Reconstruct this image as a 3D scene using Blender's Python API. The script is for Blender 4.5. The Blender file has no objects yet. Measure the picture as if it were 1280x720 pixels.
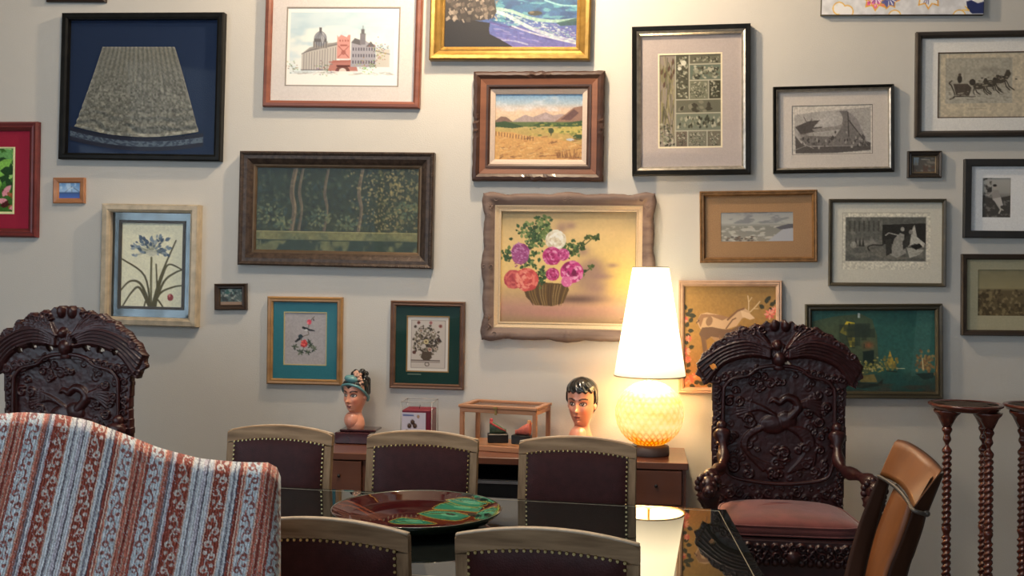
import bpy, math, random
import numpy as np
from mathutils import Vector, Matrix

# ------------------------------------------------------------------ camera
F = 1300.0; CAMZ = 1.60; YAW = math.radians(7.0); ROLL = 0.0087; YW = 5.757
RV = Vector((math.cos(YAW), math.sin(YAW), 0)); FW = Vector((-math.sin(YAW), math.cos(YAW), 0)); UP = Vector((0, 0, 1))
CAM = Vector((0, 0, CAMZ))
scene = bpy.context.scene
COL = scene.collection
cd = bpy.data.cameras.new('camera'); co = bpy.data.objects.new('camera', cd); COL.objects.link(co)
cd.sensor_width = 36; cd.lens = F / 1280 * 36; cd.shift_y = -12 / 1280; cd.clip_end = 60
cx_ = (RV + UP * ROLL).normalized(); cy_ = (UP - RV * ROLL).normalized(); cz_ = -FW
m = Matrix.Identity(4)
for i in range(3):
    m[i][0] = cx_[i]; m[i][1] = cy_[i]; m[i][2] = cz_[i]; m[i][3] = CAM[i]
co.matrix_world = m
scene.camera = co

def ray(px, py):
    u = (px - 640) / F; v = (py - 348) / F
    return RV * (u + ROLL * v) - UP * (v - ROLL * u) + FW
def at_depth(px, py, d): return CAM + ray(px, py) * d
def on_Y(px, py, Y):
    r = ray(px, py); return CAM + r * (Y / r.y)
def on_Z(px, py, Z):
    r = ray(px, py); return CAM + r * ((Z - CAMZ) / r.z)

# ------------------------------------------------------------------ light
scene.view_settings.view_transform = 'Standard'; scene.view_settings.look = 'None'
scene.view_settings.gamma = 1.0; scene.view_settings.exposure = 0.84
w = bpy.data.worlds.new('world'); scene.world = w; w.use_nodes = True
w.node_tree.nodes['Background'].inputs[0].default_value = (0.62, 0.78, 1.0, 1)
w.node_tree.nodes['Background'].inputs[1].default_value = 0.8
def area(name, loc, target, sx, sy, power, col):
    l = bpy.data.lights.new(name, 'AREA'); l.shape = 'RECTANGLE'; l.size = sx; l.size_y = sy; l.energy = power; l.color = col
    o = bpy.data.objects.new(name, l); COL.objects.link(o); o.location = loc
    o.rotation_euler = (Vector(target) - Vector(loc)).to_track_quat('-Z', 'Y').to_euler(); return o
# warm gallery spot near the wall, window daylight at the left and behind, skylight panels above
lp = on_Y(640, -240, YW - 0.78)
pl = bpy.data.lights.new('wall_spot_light', 'POINT'); pl.energy = 96; pl.color = (1.0, 0.75, 0.50); pl.shadow_soft_size = 0.06
po = bpy.data.objects.new('wall_spot_light', pl); COL.objects.link(po); po.location = lp
pl2 = bpy.data.lights.new('added_warm_fill_light', 'POINT'); pl2.energy = 62; pl2.color = (1.0, 0.78, 0.56); pl2.shadow_soft_size = 0.12  # unseen fill light, added to warm the lower wall evenly
po2 = bpy.data.objects.new('added_warm_fill_light', pl2); COL.objects.link(po2); po2.location = (-1.5, 3.4, 4.0)
area('window_daylight_left', (-4.9, 0.9, 2.2), (-1.0, 5.0, 1.6), 4.8, 3.2, 46, (0.72, 0.87, 1.0))
area('window_daylight_rear', (-0.8, -3.9, 2.3), (0.0, 5.0, 1.4), 6.0, 3.0, 40, (0.80, 0.90, 1.0))
area('skylight_panel_light', (-0.9, 3.3, 4.12), (-0.9, 3.3, 0), 0.6, 1.2, 12, (0.88, 0.94, 1.0))

# ------------------------------------------------------------------ helpers
def S(r, g, b):
    f = lambda c: (c / 255 / 12.92) if c / 255 <= 0.04045 else ((c / 255 + 0.055) / 1.055) ** 2.4
    return (f(r), f(g), f(b))
def lin(a):
    a = np.clip(a, 0, 1)
    return np.where(a <= 0.04045, a / 12.92, ((a + 0.055) / 1.055) ** 2.4)
MATS = {}
def pmat(name, col, rough=0.5, metal=0.0, var=0.12, scale=18, bump=0.0, bscale=None, coat=0.0, stretch=None, spec=0.5, col2=None, ior=None, sheen=0):
    if name in MATS: return MATS[name]
    M = bpy.data.materials.new(name); M.use_nodes = True; nt = M.node_tree; b = nt.nodes['Principled BSDF']
    tc = nt.nodes.new('ShaderNodeTexCoord'); mp = nt.nodes.new('ShaderNodeMapping'); nt.links.new(tc.outputs['Object'], mp.inputs[0])
    mp.inputs['Scale'].default_value = stretch or (1, 1, 1)
    n = nt.nodes.new('ShaderNodeTexNoise'); n.inputs['Scale'].default_value = scale; n.inputs['Detail'].default_value = 5
    nt.links.new(mp.outputs[0], n.inputs['Vector'])
    r = nt.nodes.new('ShaderNodeValToRGB'); nt.links.new(n.outputs['Fac'], r.inputs[0])
    c2 = col2 or tuple(min(1, c * (1 + var)) for c in col)
    c1 = col if col2 else tuple(c * (1 - var) for c in col)
    r.color_ramp.elements[0].position = 0.3; r.color_ramp.elements[1].position = 0.7
    r.color_ramp.elements[0].color = (*c1, 1); r.color_ramp.elements[1].color = (*c2, 1)
    nt.links.new(r.outputs[0], b.inputs['Base Color'])
    b.inputs['Roughness'].default_value = rough; b.inputs['Metallic'].default_value = metal
    b.inputs['Coat Weight'].default_value = coat; b.inputs['Coat Roughness'].default_value = 0.08
    b.inputs['Specular IOR Level'].default_value = spec
    if ior: b.inputs['IOR'].default_value = ior
    if sheen: b.inputs['Sheen Weight'].default_value = sheen
    if bump:
        n2 = nt.nodes.new('ShaderNodeTexNoise'); n2.inputs['Scale'].default_value = bscale or scale * 3; n2.inputs['Detail'].default_value = 4
        nt.links.new(mp.outputs[0], n2.inputs['Vector'])
        bp = nt.nodes.new('ShaderNodeBump'); bp.inputs['Strength'].default_value = bump; bp.inputs['Distance'].default_value = 0.004
        nt.links.new(n2.outputs['Fac'], bp.inputs['Height']); nt.links.new(bp.outputs[0], b.inputs['Normal'])
    MATS[name] = M; return M
def vmat(name, rough=0.6, bump=0.0, scale=300, coat=0.0, spec=0.4, sheen=0):
    if name in MATS: return MATS[name]
    M = bpy.data.materials.new(name); M.use_nodes = True; nt = M.node_tree; b = nt.nodes['Principled BSDF']
    a = nt.nodes.new('ShaderNodeAttribute'); a.attribute_name = 'Col'; nt.links.new(a.outputs['Color'], b.inputs['Base Color'])
    b.inputs['Roughness'].default_value = rough; b.inputs['Coat Weight'].default_value = coat; b.inputs['Coat Roughness'].default_value = 0.03
    b.inputs['Specular IOR Level'].default_value = spec; b.inputs['Sheen Weight'].default_value = sheen
    if bump:
        n2 = nt.nodes.new('ShaderNodeTexNoise'); n2.inputs['Scale'].default_value = scale
        tc = nt.nodes.new('ShaderNodeTexCoord'); nt.links.new(tc.outputs['Object'], n2.inputs['Vector'])
        bp = nt.nodes.new('ShaderNodeBump'); bp.inputs['Strength'].default_value = bump; bp.inputs['Distance'].default_value = 0.002
        nt.links.new(n2.outputs['Fac'], bp.inputs['Height']); nt.links.new(bp.outputs[0], b.inputs['Normal'])
    MATS[name] = M; return M
def glassmat():
    if 'clear_glass' in MATS: return MATS['clear_glass']
    M = bpy.data.materials.new('clear_glass'); M.use_nodes = True; nt = M.node_tree; nt.nodes.clear()
    o = nt.nodes.new('ShaderNodeOutputMaterial'); mx = nt.nodes.new('ShaderNodeMixShader'); t = nt.nodes.new('ShaderNodeBsdfTransparent')
    g = nt.nodes.new('ShaderNodeBsdfGlossy'); g.inputs['Roughness'].default_value = 0.03
    ge = nt.nodes.new('ShaderNodeNewGeometry'); dt = nt.nodes.new('ShaderNodeVectorMath'); dt.operation = 'DOT_PRODUCT'; nt.links.new(ge.outputs['Normal'], dt.inputs[0]); nt.links.new(ge.outputs['Incoming'], dt.inputs[1])
    def mth(op, a, b_):
        n_ = nt.nodes.new('ShaderNodeMath'); n_.operation = op
        for i_, v_ in enumerate((a, b_)):
            if v_ is None: continue
            if isinstance(v_, float): n_.inputs[i_].default_value = v_
            else: nt.links.new(v_, n_.inputs[i_])
        return n_.outputs[0]
    ab = mth('ABSOLUTE', dt.outputs['Value'], None); p5 = mth('POWER', mth('SUBTRACT', 1.0, ab), 5.0); frv = mth('ADD', mth('MULTIPLY', p5, 0.55), 0.010)
    t.inputs[0].default_value = (0.985, 0.99, 0.985, 1)
    nt.links.new(frv, mx.inputs[0]); nt.links.new(t.outputs[0], mx.inputs[1]); nt.links.new(g.outputs[0], mx.inputs[2]); nt.links.new(mx.outputs[0], o.inputs[0])
    MATS['clear_glass'] = M; return M

def origin(o):
    v = Vector((0, 0, 0))
    while o: v += o.location; o = o.parent
    return v
def link(name, me, mat, parent=None, rel=False):
    o = bpy.data.objects.new(name, me); COL.objects.link(o)
    if parent: o.parent = parent
    if mat and not me.materials: me.materials.append(mat)
    if parent and not rel:
        og = origin(parent)
        if og.length > 0: me.transform(Matrix.Translation(-og))
    return o
def thing(name, label, cat, loc=(0, 0, 0), group=None):
    o = bpy.data.objects.new(name, None); COL.objects.link(o); o.location = loc; o.empty_display_size = 0.05
    o['label'] = label; o['category'] = cat
    if group: o['group'] = group
    return o
def copy_tree(o, parent=None):
    c = o.copy(); COL.objects.link(c); c.parent = parent
    for ch in list(o.children): copy_tree(ch, c)
    return c
class MB:
    def __init__(s): s.v = []; s.f = []; s.sm = []
    def add(s, vs, fs, smooth=False):
        n = len(s.v); s.v += [tuple(p) for p in vs]; s.f += [tuple(i + n for i in f) for f in fs]; s.sm += [smooth] * len(fs); return s
    def box(s, x0, x1, y0, y1, z0, z1, b=0.0):
        if b:
            # chamfered box
            vs = []; 
            for sx, X in ((0, x0), (1, x1)):
                for sy, Y in ((0, y0), (1, y1)):
                    for sz, Z in ((0, z0), (1, z1)):
                        dx = b if sx == 0 else -b; dy = b if sy == 0 else -b; dz = b if sz == 0 else -b
                        vs += [(X, Y + dy, Z + dz), (X + dx, Y, Z + dz), (X + dx, Y + dy, Z)]
            I = lambda a, c, d, k: ((a * 2 + c) * 2 + d) * 3 + k
            fs = [(I(0,0,0,0), I(0,0,1,0), I(0,1,1,0), I(0,1,0,0)), (I(1,0,0,0), I(1,1,0,0), I(1,1,1,0), I(1,0,1,0)),
                  (I(0,0,0,1), I(1,0,0,1), I(1,0,1,1), I(0,0,1,1)), (I(0,1,0,1), I(0,1,1,1), I(1,1,1,1), I(1,1,0,1)),
                  (I(0,0,0,2), I(0,1,0,2), I(1,1,0,2), I(1,0,0,2)), (I(0,0,1,2), I(1,0,1,2), I(1,1,1,2), I(0,1,1,2))]
            for a in (0, 1):
                for c in (0, 1):
                    fs.append((I(a,c,0,0), I(a,c,0,1), I(a,c,1,1), I(a,c,1,0)))
                    fs.append((I(a,0,c,0), I(a,0,c,2), I(a,1,c,2), I(a,1,c,0)))
                    fs.append((I(0,a,c,1), I(0,a,c,2), I(1,a,c,2), I(1,a,c,1)))
            for a in (0, 1):
                for c in (0, 1):
                    for d in (0, 1): fs.append((I(a,c,d,0), I(a,c,d,1), I(a,c,d,2)))
            return s.add(vs, fs)
        vs = [(x, y, z) for x in (x0, x1) for y in (y0, y1) for z in (z0, z1)]
        return s.add(vs, [(0,1,3,2), (4,6,7,5), (0,4,5,1), (2,3,7,6), (0,2,6,4), (1,5,7,3)])
    def rings(s, rs, closed=True, caps=True, smooth=True):
        n = len(rs[0]); vs = [p for r in rs for p in r]; fs = []
        for i in range(len(rs) - 1):
            for j in range(n if closed else n - 1):
                a = i * n + j; b_ = i * n + (j + 1) % n
                fs.append((a, b_, b_ + n, a + n))
        base = len(s.v); s.add(vs, fs, smooth)
        if caps and closed:
            s.f.append(tuple(base + k for k in reversed(range(n)))); s.f.append(tuple(base + (len(rs) - 1) * n + k for k in range(n))); s.sm += [False, False]
        return s
    def lathe(s, prof, c=(0, 0), n=32, smooth=True, caps=True):
        return s.rings([[(c[0] + r * math.cos(2 * math.pi * k / n), c[1] + r * math.sin(2 * math.pi * k / n), z) for k in range(n)] for r, z in prof], smooth=smooth, caps=caps)
    def tube(s, pts, rad, n=10, mod=None, caps=True, flat=1.0, up=Vector((0, 0, 1))):
        pts = [Vector(p) for p in pts]; rs = []
        for i, p in enumerate(pts):
            t = (pts[min(i + 1, len(pts) - 1)] - pts[max(i - 1, 0)]).normalized()
            a = t.cross(up)
            if a.length < 0.05: a = t.cross(Vector((0, 1, 0)))
            a.normalize(); b_ = t.cross(a).normalized(); r = rad[i] if hasattr(rad, '__len__') else rad
            ring = []
            for k in range(n):
                th = 2 * math.pi * k / n; rr = r * (mod(i, th) if mod else 1)
                ring.append(tuple(p + a * math.cos(th) * rr + b_ * math.sin(th) * rr * flat))
            rs.append(ring)
        return s.rings(rs, caps=caps)
    def prism(s, poly, y0, y1, smooth=False):  # poly in x,z
        n = len(poly)
        return s.rings([[(x, y0, z) for x, z in poly], [(x, y1, z) for x, z in poly]], smooth=smooth)
    def ball(s, c, r, n=8, m_=6, sc=(1, 1, 1)):
        rs = []
        for i in range(m_ + 1):
            th = math.pi * i / m_; q = max(math.sin(th), 0.02)
            rs.append([(c[0] + r * sc[0] * q * math.cos(2 * math.pi * k / n), c[1] + r * sc[1] * q * math.sin(2 * math.pi * k / n), c[2] + r * sc[2] * math.cos(th)) for k in range(n)])
        return s.rings(rs)
    def mesh(s, name):
        me = bpy.data.meshes.new(name); me.from_pydata(s.v, [], s.f); me.polygons.foreach_set('use_smooth', s.sm); me.update()
        import bmesh
        bm = bmesh.new(); bm.from_mesh(me); bmesh.ops.recalc_face_normals(bm, faces=bm.faces); bm.to_mesh(me); bm.free()
        return me
    def build(s, name, mat, parent=None, rel=False): return link(name, s.mesh(name), mat, parent, rel)
    def xf(s, M): s.v = [tuple(M @ Vector(p)) for p in s.v]; return s
def smooth_path(pts, n=6):
    pts = [Vector(p) for p in pts]; out = []
    for i in range(len(pts) - 1):
        p0 = pts[max(i - 1, 0)]; p1 = pts[i]; p2 = pts[i + 1]; p3 = pts[min(i + 2, len(pts) - 1)]
        for k in range(n):
            t = k / n
            out.append(0.5 * ((2 * p1) + (p2 - p0) * t + (2 * p0 - 5 * p1 + 4 * p2 - p3) * t * t + (3 * p1 - p0 - 3 * p2 + p3) * t ** 3))
    out.append(pts[-1]); return out
def interp(x, xs, ys): return float(np.interp(x, xs, ys))
def grid_mesh(name, P, colors=None, mask=None, smooth=True, close_u=False):
    """P: (n,m,3) points; mask (n-1,m-1) of faces kept; colors (n,m,3) linear"""
    n, m_ = P.shape[:2]
    idx = np.arange(n * m_).reshape(n, m_)
    a = idx[:-1, :-1]; b = idx[:-1, 1:]; c = idx[1:, 1:]; d = idx[1:, :-1]
    q = np.stack([a, b, c, d], -1)
    q = q[mask] if mask is not None else q.reshape(-1, 4)
    if close_u:
        q = np.concatenate([q.reshape(-1, 4), np.stack([idx[:-1, -1], idx[:-1, 0], idx[1:, 0], idx[1:, -1]], -1)])
    used = np.unique(q); remap = -np.ones(n * m_, int); remap[used] = np.arange(len(used)); q = remap[q]
    V = P.reshape(-1, 3)[used]
    me = bpy.data.meshes.new(name); me.vertices.add(len(V)); me.vertices.foreach_set('co', V.astype(np.float32).ravel())
    me.loops.add(q.size); me.loops.foreach_set('vertex_index', q.astype(np.int32).ravel())
    me.polygons.add(len(q)); me.polygons.foreach_set('loop_start', np.arange(0, q.size, 4, dtype=np.int32))
    me.polygons.foreach_set('use_smooth', np.full(len(q), smooth))
    if colors is not None:
        C = np.concatenate([colors.reshape(-1, 3)[used], np.ones((len(V), 1))], 1)
        at = me.color_attributes.new('Col', 'FLOAT_COLOR', 'POINT'); at.data.foreach_set('color', C.astype(np.float32).ravel())
    me.update(calc_edges=True); me.validate(); return me

def noise2(h, w_, cells, seed=0, octaves=4, asp=1.0):
    rng = np.random.RandomState(seed); out = np.zeros((h, w_)); amp = 1; tot = 0
    for o in range(octaves):
        cy = max(2, int(cells * 2 ** o * asp * h / w_) + 2); cx = max(2, int(cells * 2 ** o) + 2)
        if cx > w_ * 1.5: break
        g = rng.rand(cy + 1, cx + 1); ys = np.linspace(0, cy - 1e-6, h); xs = np.linspace(0, cx - 1e-6, w_)
        yi = ys.astype(int); xi = xs.astype(int); fy = (ys - yi)[:, None]; fx = (xs - xi)[None, :]; fy = fy * fy * (3 - 2 * fy); fx = fx * fx * (3 - 2 * fx)
        v = (g[yi][:, xi] * (1 - fx) + g[yi][:, xi + 1] * fx) * (1 - fy) + (g[yi + 1][:, xi] * (1 - fx) + g[yi + 1][:, xi + 1] * fx) * fy
        out += v * amp; tot += amp; amp *= 0.5
    return out / tot

class Cv:
    """small raster for the painted pictures, in photograph units"""
    def __init__(s, x0, y0, x1, y1, bg=(255, 255, 255), k=2.5):
        s.x0, s.y0, s.x1, s.y1, s.k = x0, y0, x1, y1, k
        s.W = max(4, int(round((x1 - x0) * k / 2)) * 2); s.H = max(4, int(round((y1 - y0) * k / 2)) * 2)
        s.X = x0 + (np.arange(s.W) + 0.5) * (x1 - x0) / s.W; s.Y = y0 + (np.arange(s.H) + 0.5) * (y1 - y0) / s.H
        s.a = np.ones((s.H, s.W, 3)) * np.array(bg) / 255.0
    def vgrad(s, stops):
        ys = [p[0] for p in stops]
        for c in range(3): s.a[:, :, c] = np.interp(s.Y, ys, [p[1][c] / 255 for p in stops])[:, None]
        return s
    def _bb(s, xa, ya, xb, yb):
        i0 = np.searchsorted(s.X, xa); i1 = np.searchsorted(s.X, xb); j0 = np.searchsorted(s.Y, ya); j1 = np.searchsorted(s.Y, yb)
        return j0, j1, i0, i1
    def _put(s, bb, al, col):
        j0, j1, i0, i1 = bb
        s.a[j0:j1, i0:i1] += (np.array(col) / 255 - s.a[j0:j1, i0:i1]) * al[..., None]
    def poly(s, pts, col, al=1.0):
        xs = [p[0] for p in pts]; ys = [p[1] for p in pts]; bb = s._bb(min(xs), min(ys), max(xs), max(ys)); j0, j1, i0, i1 = bb
        if j1 <= j0 or i1 <= i0: return s
        X = s.X[None, i0:i1]; Y = s.Y[j0:j1, None]; ins = np.zeros((j1 - j0, i1 - i0), bool); n = len(pts)
        for i in range(n):
            (xa, ya), (xb, yb) = pts[i], pts[(i + 1) % n]
            if ya == yb: continue
            c = ((ya > Y) != (yb > Y)) & (X < (xb - xa) * (Y - ya) / (yb - ya) + xa); ins ^= c
        s._put(bb, ins * al, col); return s
    def rect(s, x0, y0, x1, y1, col, al=1.0): return s.poly([(x0, y0), (x1, y0), (x1, y1), (x0, y1)], col, al)
    def ell(s, cx, cy, rx, ry, col, al=1.0, rot=0, soft=0):
        R = max(rx, ry) * (2.5 if soft else 1.0); bb = s._bb(cx - R, cy - R, cx + R, cy + R); j0, j1, i0, i1 = bb
        if j1 <= j0 or i1 <= i0: return s
        X = s.X[None, i0:i1] - cx; Y = s.Y[j0:j1, None] - cy; c, n = math.cos(rot), math.sin(rot)
        d = ((X * c + Y * n) / rx) ** 2 + ((-X * n + Y * c) / ry) ** 2
        s._put(bb, (np.exp(-d * 1.2) if soft else (d < 1)) * al, col); return s
    def line(s, pts, w_, col, al=1.0, w1=None):
        for i in range(len(pts) - 1):
            (xa, ya), (xb, yb) = pts[i], pts[i + 1]
            wa = w_ if w1 is None else w_ + (w1 - w_) * i / max(1, len(pts) - 1)
            r = wa / 2; bb = s._bb(min(xa, xb) - r, min(ya, yb) - r, max(xa, xb) + r, max(ya, yb) + r); j0, j1, i0, i1 = bb
            if j1 <= j0 or i1 <= i0: continue
            X = s.X[None, i0:i1] - xa; Y = s.Y[j0:j1, None] - ya; dx, dy = xb - xa, yb - ya; L = dx * dx + dy * dy + 1e-9
            t = np.clip((X * dx + Y * dy) / L, 0, 1); d = np.hypot(X - t * dx, Y - t * dy)
            s._put(bb, np.clip((r - d) * s.k + 0.5, 0, 1) * al, col)
        return s
    def curve(s, pts, w_, col, al=1.0, w1=None): 
        return s.line([(p.x, p.y) for p in smooth_path([(q[0], q[1], 0) for q in pts], 5)], w_, col, al, w1)
    def blotch(s, cells, col, lo=0.5, hi=0.65, al=1.0, seed=0, box=None, asp=1.0, oct=4):
        n = noise2(s.H, s.W, cells, seed, oct, asp); m_ = np.clip((n - lo) / (hi - lo), 0, 1) * al
        if box is not None:
            j0, j1, i0, i1 = s._bb(*box); z = np.zeros_like(m_); z[j0:j1, i0:i1] = 1; m_ = m_ * z
        s.a += (np.array(col) / 255 - s.a) * m_[..., None]; return s
    def grain(s, amt=0.05, cells=60, seed=3, asp=1.0):
        n = noise2(s.H, s.W, cells, seed, 3, asp) - 0.5; s.a = np.clip(s.a * (1 + n[..., None] * 2 * amt * 2), 0, 1); return s
    def flower(s, cx, cy, r, cols, n=40, seed=0):
        rg = random.Random(seed)
        s.ell(cx, cy, r, r * 0.95, cols[0])
        for i in range(n):
            q = r * math.sqrt(rg.random()) * 0.92; t = rg.random() * 6.283; c = rg.choice(cols)
            s.ell(cx + q * math.cos(t), cy + q * math.sin(t), r * 0.2, r * 0.11, c, 0.9, rot=t + 1.57)
        return s
    def leaf(s, x, y, l, ang, col, wd=0.3):
        dx, dy = math.cos(ang), math.sin(ang); q = l * wd
        pts = [(x, y), (x + dx * l * .3 - dy * q * .8, y + dy * l * .3 + dx * q * .8), (x + dx * l * .65 - dy * q * .7, y + dy * l * .65 + dx * q * .7), (x + dx * l, y + dy * l),
               (x + dx * l * .65 + dy * q * .7, y + dy * l * .65 - dx * q * .7), (x + dx * l * .3 + dy * q * .8, y + dy * l * .3 - dx * q * .8)]
        return s.poly(pts, col)
    def out(s, gain=1.0):
        a = s.a.reshape(s.H // 2, 2, s.W // 2, 2, 3).mean((1, 3))
        return np.clip(lin(a) * gain, 0, 0.92)
# ------------------------------------------------------------------ room shell
wallmat = pmat('plaster_wall_paint', (0.60, 0.585, 0.54), 0.85, var=0.035, scale=1.5, bump=0.25, bscale=160)
dullwall = pmat('dim_room_paint', (0.22, 0.21, 0.19), 0.85, var=0.05, scale=2)
floormat = pmat('dark_concrete_floor', (0.10, 0.095, 0.085), 0.5, var=0.2, scale=3)
ceilmat = pmat('ceiling_paint', (0.26, 0.26, 0.25), 0.9, var=0.03, scale=4)
def struct(name, mb, mt):
    o = mb.build(name, mt); o['kind'] = 'structure'; return o
XL, XR, YB, ZC = -5.2, 4.6, -4.4, 4.25
struct('wall_back', MB().box(XL, XR, YW, YW + 0.15, 0, ZC), wallmat)
struct('wall_right', MB().box(XR, XR + 0.15, YB, YW + 0.15, 0, ZC), dullwall)
struct('floor', MB().box(XL - 0.15, XR + 0.15, YB - 0.15, YW + 0.15, -0.12, 0), floormat)
struct('ceiling', MB().box(XL - 0.15, XR + 0.15, YB - 0.15, YW + 0.15, ZC, ZC + 0.12), ceilmat)
def wall_open(name, axis, c0, c1, a0, a1, w0, w1, z0, z1):
    mb = MB()
    def bx(u0, u1, q0, q1):
        if axis == 'x': mb.box(c0, c1, u0, u1, q0, q1)
        else: mb.box(u0, u1, c0, c1, q0, q1)
    bx(a0, w0, 0, ZC); bx(w1, a1, 0, ZC); bx(w0, w1, 0, z0); bx(w0, w1, z1, ZC)
    struct(name, mb, dullwall)
wall_open('wall_left', 'x', XL - 0.15, XL, YB, YW + 0.15, -0.4, 2.3, 0.9, 2.9)
wall_open('wall_front', 'y', YB - 0.15, YB, XL, XR, -2.5, 0.9, 1.0, 3.2)
wf = pmat('white_window_paint', (0.7, 0.7, 0.68), 0.5)
mb = MB()
for y in (-0.4, 0.5, 1.4, 2.24): mb.box(XL - 0.1, XL - 0.04, y, y + 0.06, 0.9, 2.9)
for z in (0.9, 2.84): mb.box(XL - 0.1, XL - 0.04, -0.4, 2.3, z, z + 0.06)
wo = struct('window_1', mb, wf); g = MB().box(XL - 0.075, XL - 0.07, -0.36, 2.26, 0.93, 2.87).build('pane', glassmat(), wo)
mb = MB()
for x in (-2.5, -1.4, -0.3, 0.84): mb.box(x, x + 0.06, YB - 0.1, YB - 0.04, 1.0, 3.2)
for z in (1.0, 3.14): mb.box(-2.5, 0.9, YB - 0.1, YB - 0.04, z, z + 0.06)
wo = struct('window_2', mb, wf); MB().box(-2.46, 0.86, YB - 0.075, YB - 0.07, 1.03, 3.17).build('pane', glassmat(), wo)

# ------------------------------------------------------------------ pictures
MIR = pmat('antique_mirror', (0.10, 0.11, 0.11), 0.06, metal=1.0, var=0.25, scale=9)
artmat = vmat('printed_paper', 0.75, spec=0.2); oilmat = vmat('oil_paint', 0.5, bump=0.35, scale=260, spec=0.45)
def wall_L(px, py):   # how bright the lit wall is there, to take the light out of the colours read off the photograph
    if px < 640: l = 0.33 + 0.37 * math.exp(-((px - 640) / 330) ** 2)
    else: l = 0.25 + 0.45 * math.exp(-((px - 640) / 300) ** 2)
    return l
class Frame:
    def __init__(s, label, rect, roll=0.0, depth=0.035, name='picture_frame', cat='picture', gain=None):
        s.r = rect; x0, y0, x1, y1 = rect; cxp, cyp = (x0 + x1) / 2, (y0 + y1) / 2
        Y = YW - depth; s.depth = depth
        A = on_Y(x0, cyp, Y); B = on_Y(x1, cyp, Y); T = on_Y(cxp, y0, Y); Bo = on_Y(cxp, y1, Y)
        s.W = B.x - A.x; s.H = T.z - Bo.z
        c = on_Y(cxp, cyp, Y)
        # natural image slope of a level line there, so that roll is given as seen in the photograph
        p = (A.z - B.z) / s.W; s.roll = math.atan(roll - 0) - math.atan(0) - math.atan(-p) * 0
        nat = s._nat(cxp, cyp, Y)
        s.t = thing(name, label, cat, (c.x, YW, c.z)); s.c = c; s.cxp, s.cyp = cxp, cyp
        s.ang = math.atan(roll) - math.atan(nat)
        s.gain = gain if gain is not None else 0.60 / wall_L(cxp, cyp)
    def _nat(s, px, py, Y):
        a = on_Y(px, py, Y); e = Vector((0.2, 0, 0))
        def proj(P):
            d = P - CAM; z = d.dot(FW); u0 = d.dot(RV) / z; v0 = -d.dot(UP) / z
            return u0 - ROLL * v0, v0 + ROLL * u0
        p0 = proj(a - e); p1 = proj(a + e); return (p1[1] - p0[1]) / (p1[0] - p0[0])
    def L(s, px, py):
        x0, y0, x1, y1 = s.r; return (px - s.cxp) / (x1 - x0) * s.W, -(py - s.cyp) / (y1 - y0) * s.H
    def col(s, c): 
        l = S(*c); g = s.g3(); lum = sum(l) / 3; return tuple(min(0.9, (v * .9 + lum * .1) * q) for v, q in zip(l, g))
    def g3(s):
        w_ = math.exp(-((s.cxp - 660) / 300) ** 2); return (s.gain * (.95 - .03 * w_), s.gain * (.95 + .03 * w_), s.gain * (.95 + .15 * w_))
    def ring_pts(s, inset, y, n=1, wob=None):
        if isinstance(inset, tuple): x0, y0, x1, y1 = inset
        else: x0, y0, x1, y1 = s.r[0] + inset, s.r[1] + inset, s.r[2] - inset, s.r[3] - inset
        cs = [(x0, y0), (x1, y0), (x1, y1), (x0, y1)]; out = []; nr = [(0, 1), (-1, 0), (0, -1), (1, 0)]
        for k in range(4):
            (xa, ya), (xb, yb) = cs[k], cs[(k + 1) % 4]
            for i in range(n):
                t = i / n; dx = dy = 0; dd = 0
                if wob: o_, dd = wob(k, t, math.hypot(xb - xa, yb - ya)); dx = nr[k][0] * o_; dy = nr[k][1] * o_
                lx, lz = s.L(xa + (xb - xa) * t + dx, ya + (yb - ya) * t + dy); out.append((lx, -(y + dd), lz))
        return out
    def part(s, name, mb_or_me, mat):
        me = mb_or_me.mesh(name) if isinstance(mb_or_me, MB) else mb_or_me
        o = link(name, me, mat, s.t, rel=True); return o
    def mold(s, name, prof, mat, n=1, wob=None, smooth=False):
        """prof: [(inset px or rect, height off the wall m)]"""
        mb = MB(); mb.rings([s.ring_pts(i, y, n, q) for i, y, *q_ in prof for q in [q_[0] if q_ else None]], caps=False, smooth=smooth)
        return s.part(name, mb, mat)
    def mat(s, name, outer, inner, y, mat, bevel=0.002):
        mb = MB(); mb.rings([s.ring_pts(outer, y), s.ring_pts(inner, y), s.ring_pts(inner, y - bevel)], caps=False, smooth=False); return s.part(name, mb, mat)
    def back(s, y=0.004, inset=2, mat=None):
        r = s.ring_pts(inset, y); r0 = s.ring_pts(inset, 0.0005); mb = MB(); mb.rings([r, r0]); 
        return s.part('backing', mb, mat or pmat('backing_board', (0.06, 0.05, 0.04), 0.9))
    def art(s, cv, y, mat=None, name='artwork', disp=None, gain=None):
        C = cv.out(np.array(s.g3()) if gain is None else gain); h, w_ = C.shape[:2]
        X = np.linspace(cv.x0, cv.x1, w_); Yp = np.linspace(cv.y0, cv.y1, h)
        P = np.zeros((h, w_, 3)); x0, y0, x1, y1 = s.r
        P[:, :, 0] = ((X - s.cxp) / (x1 - x0) * s.W)[None, :]; P[:, :, 2] = (-(Yp - s.cyp) / (y1 - y0) * s.H)[:, None]; P[:, :, 1] = -y
        if disp is not None: P[:, :, 1] -= disp
        return s.part(name, grid_mesh(name, P, C), mat or artmat)
    def glass(s, inset, y):
        mb = MB(); mb.add(s.ring_pts(inset, y), [(0, 1, 2, 3)]); return s.part('glass', mb, glassmat())
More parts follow.
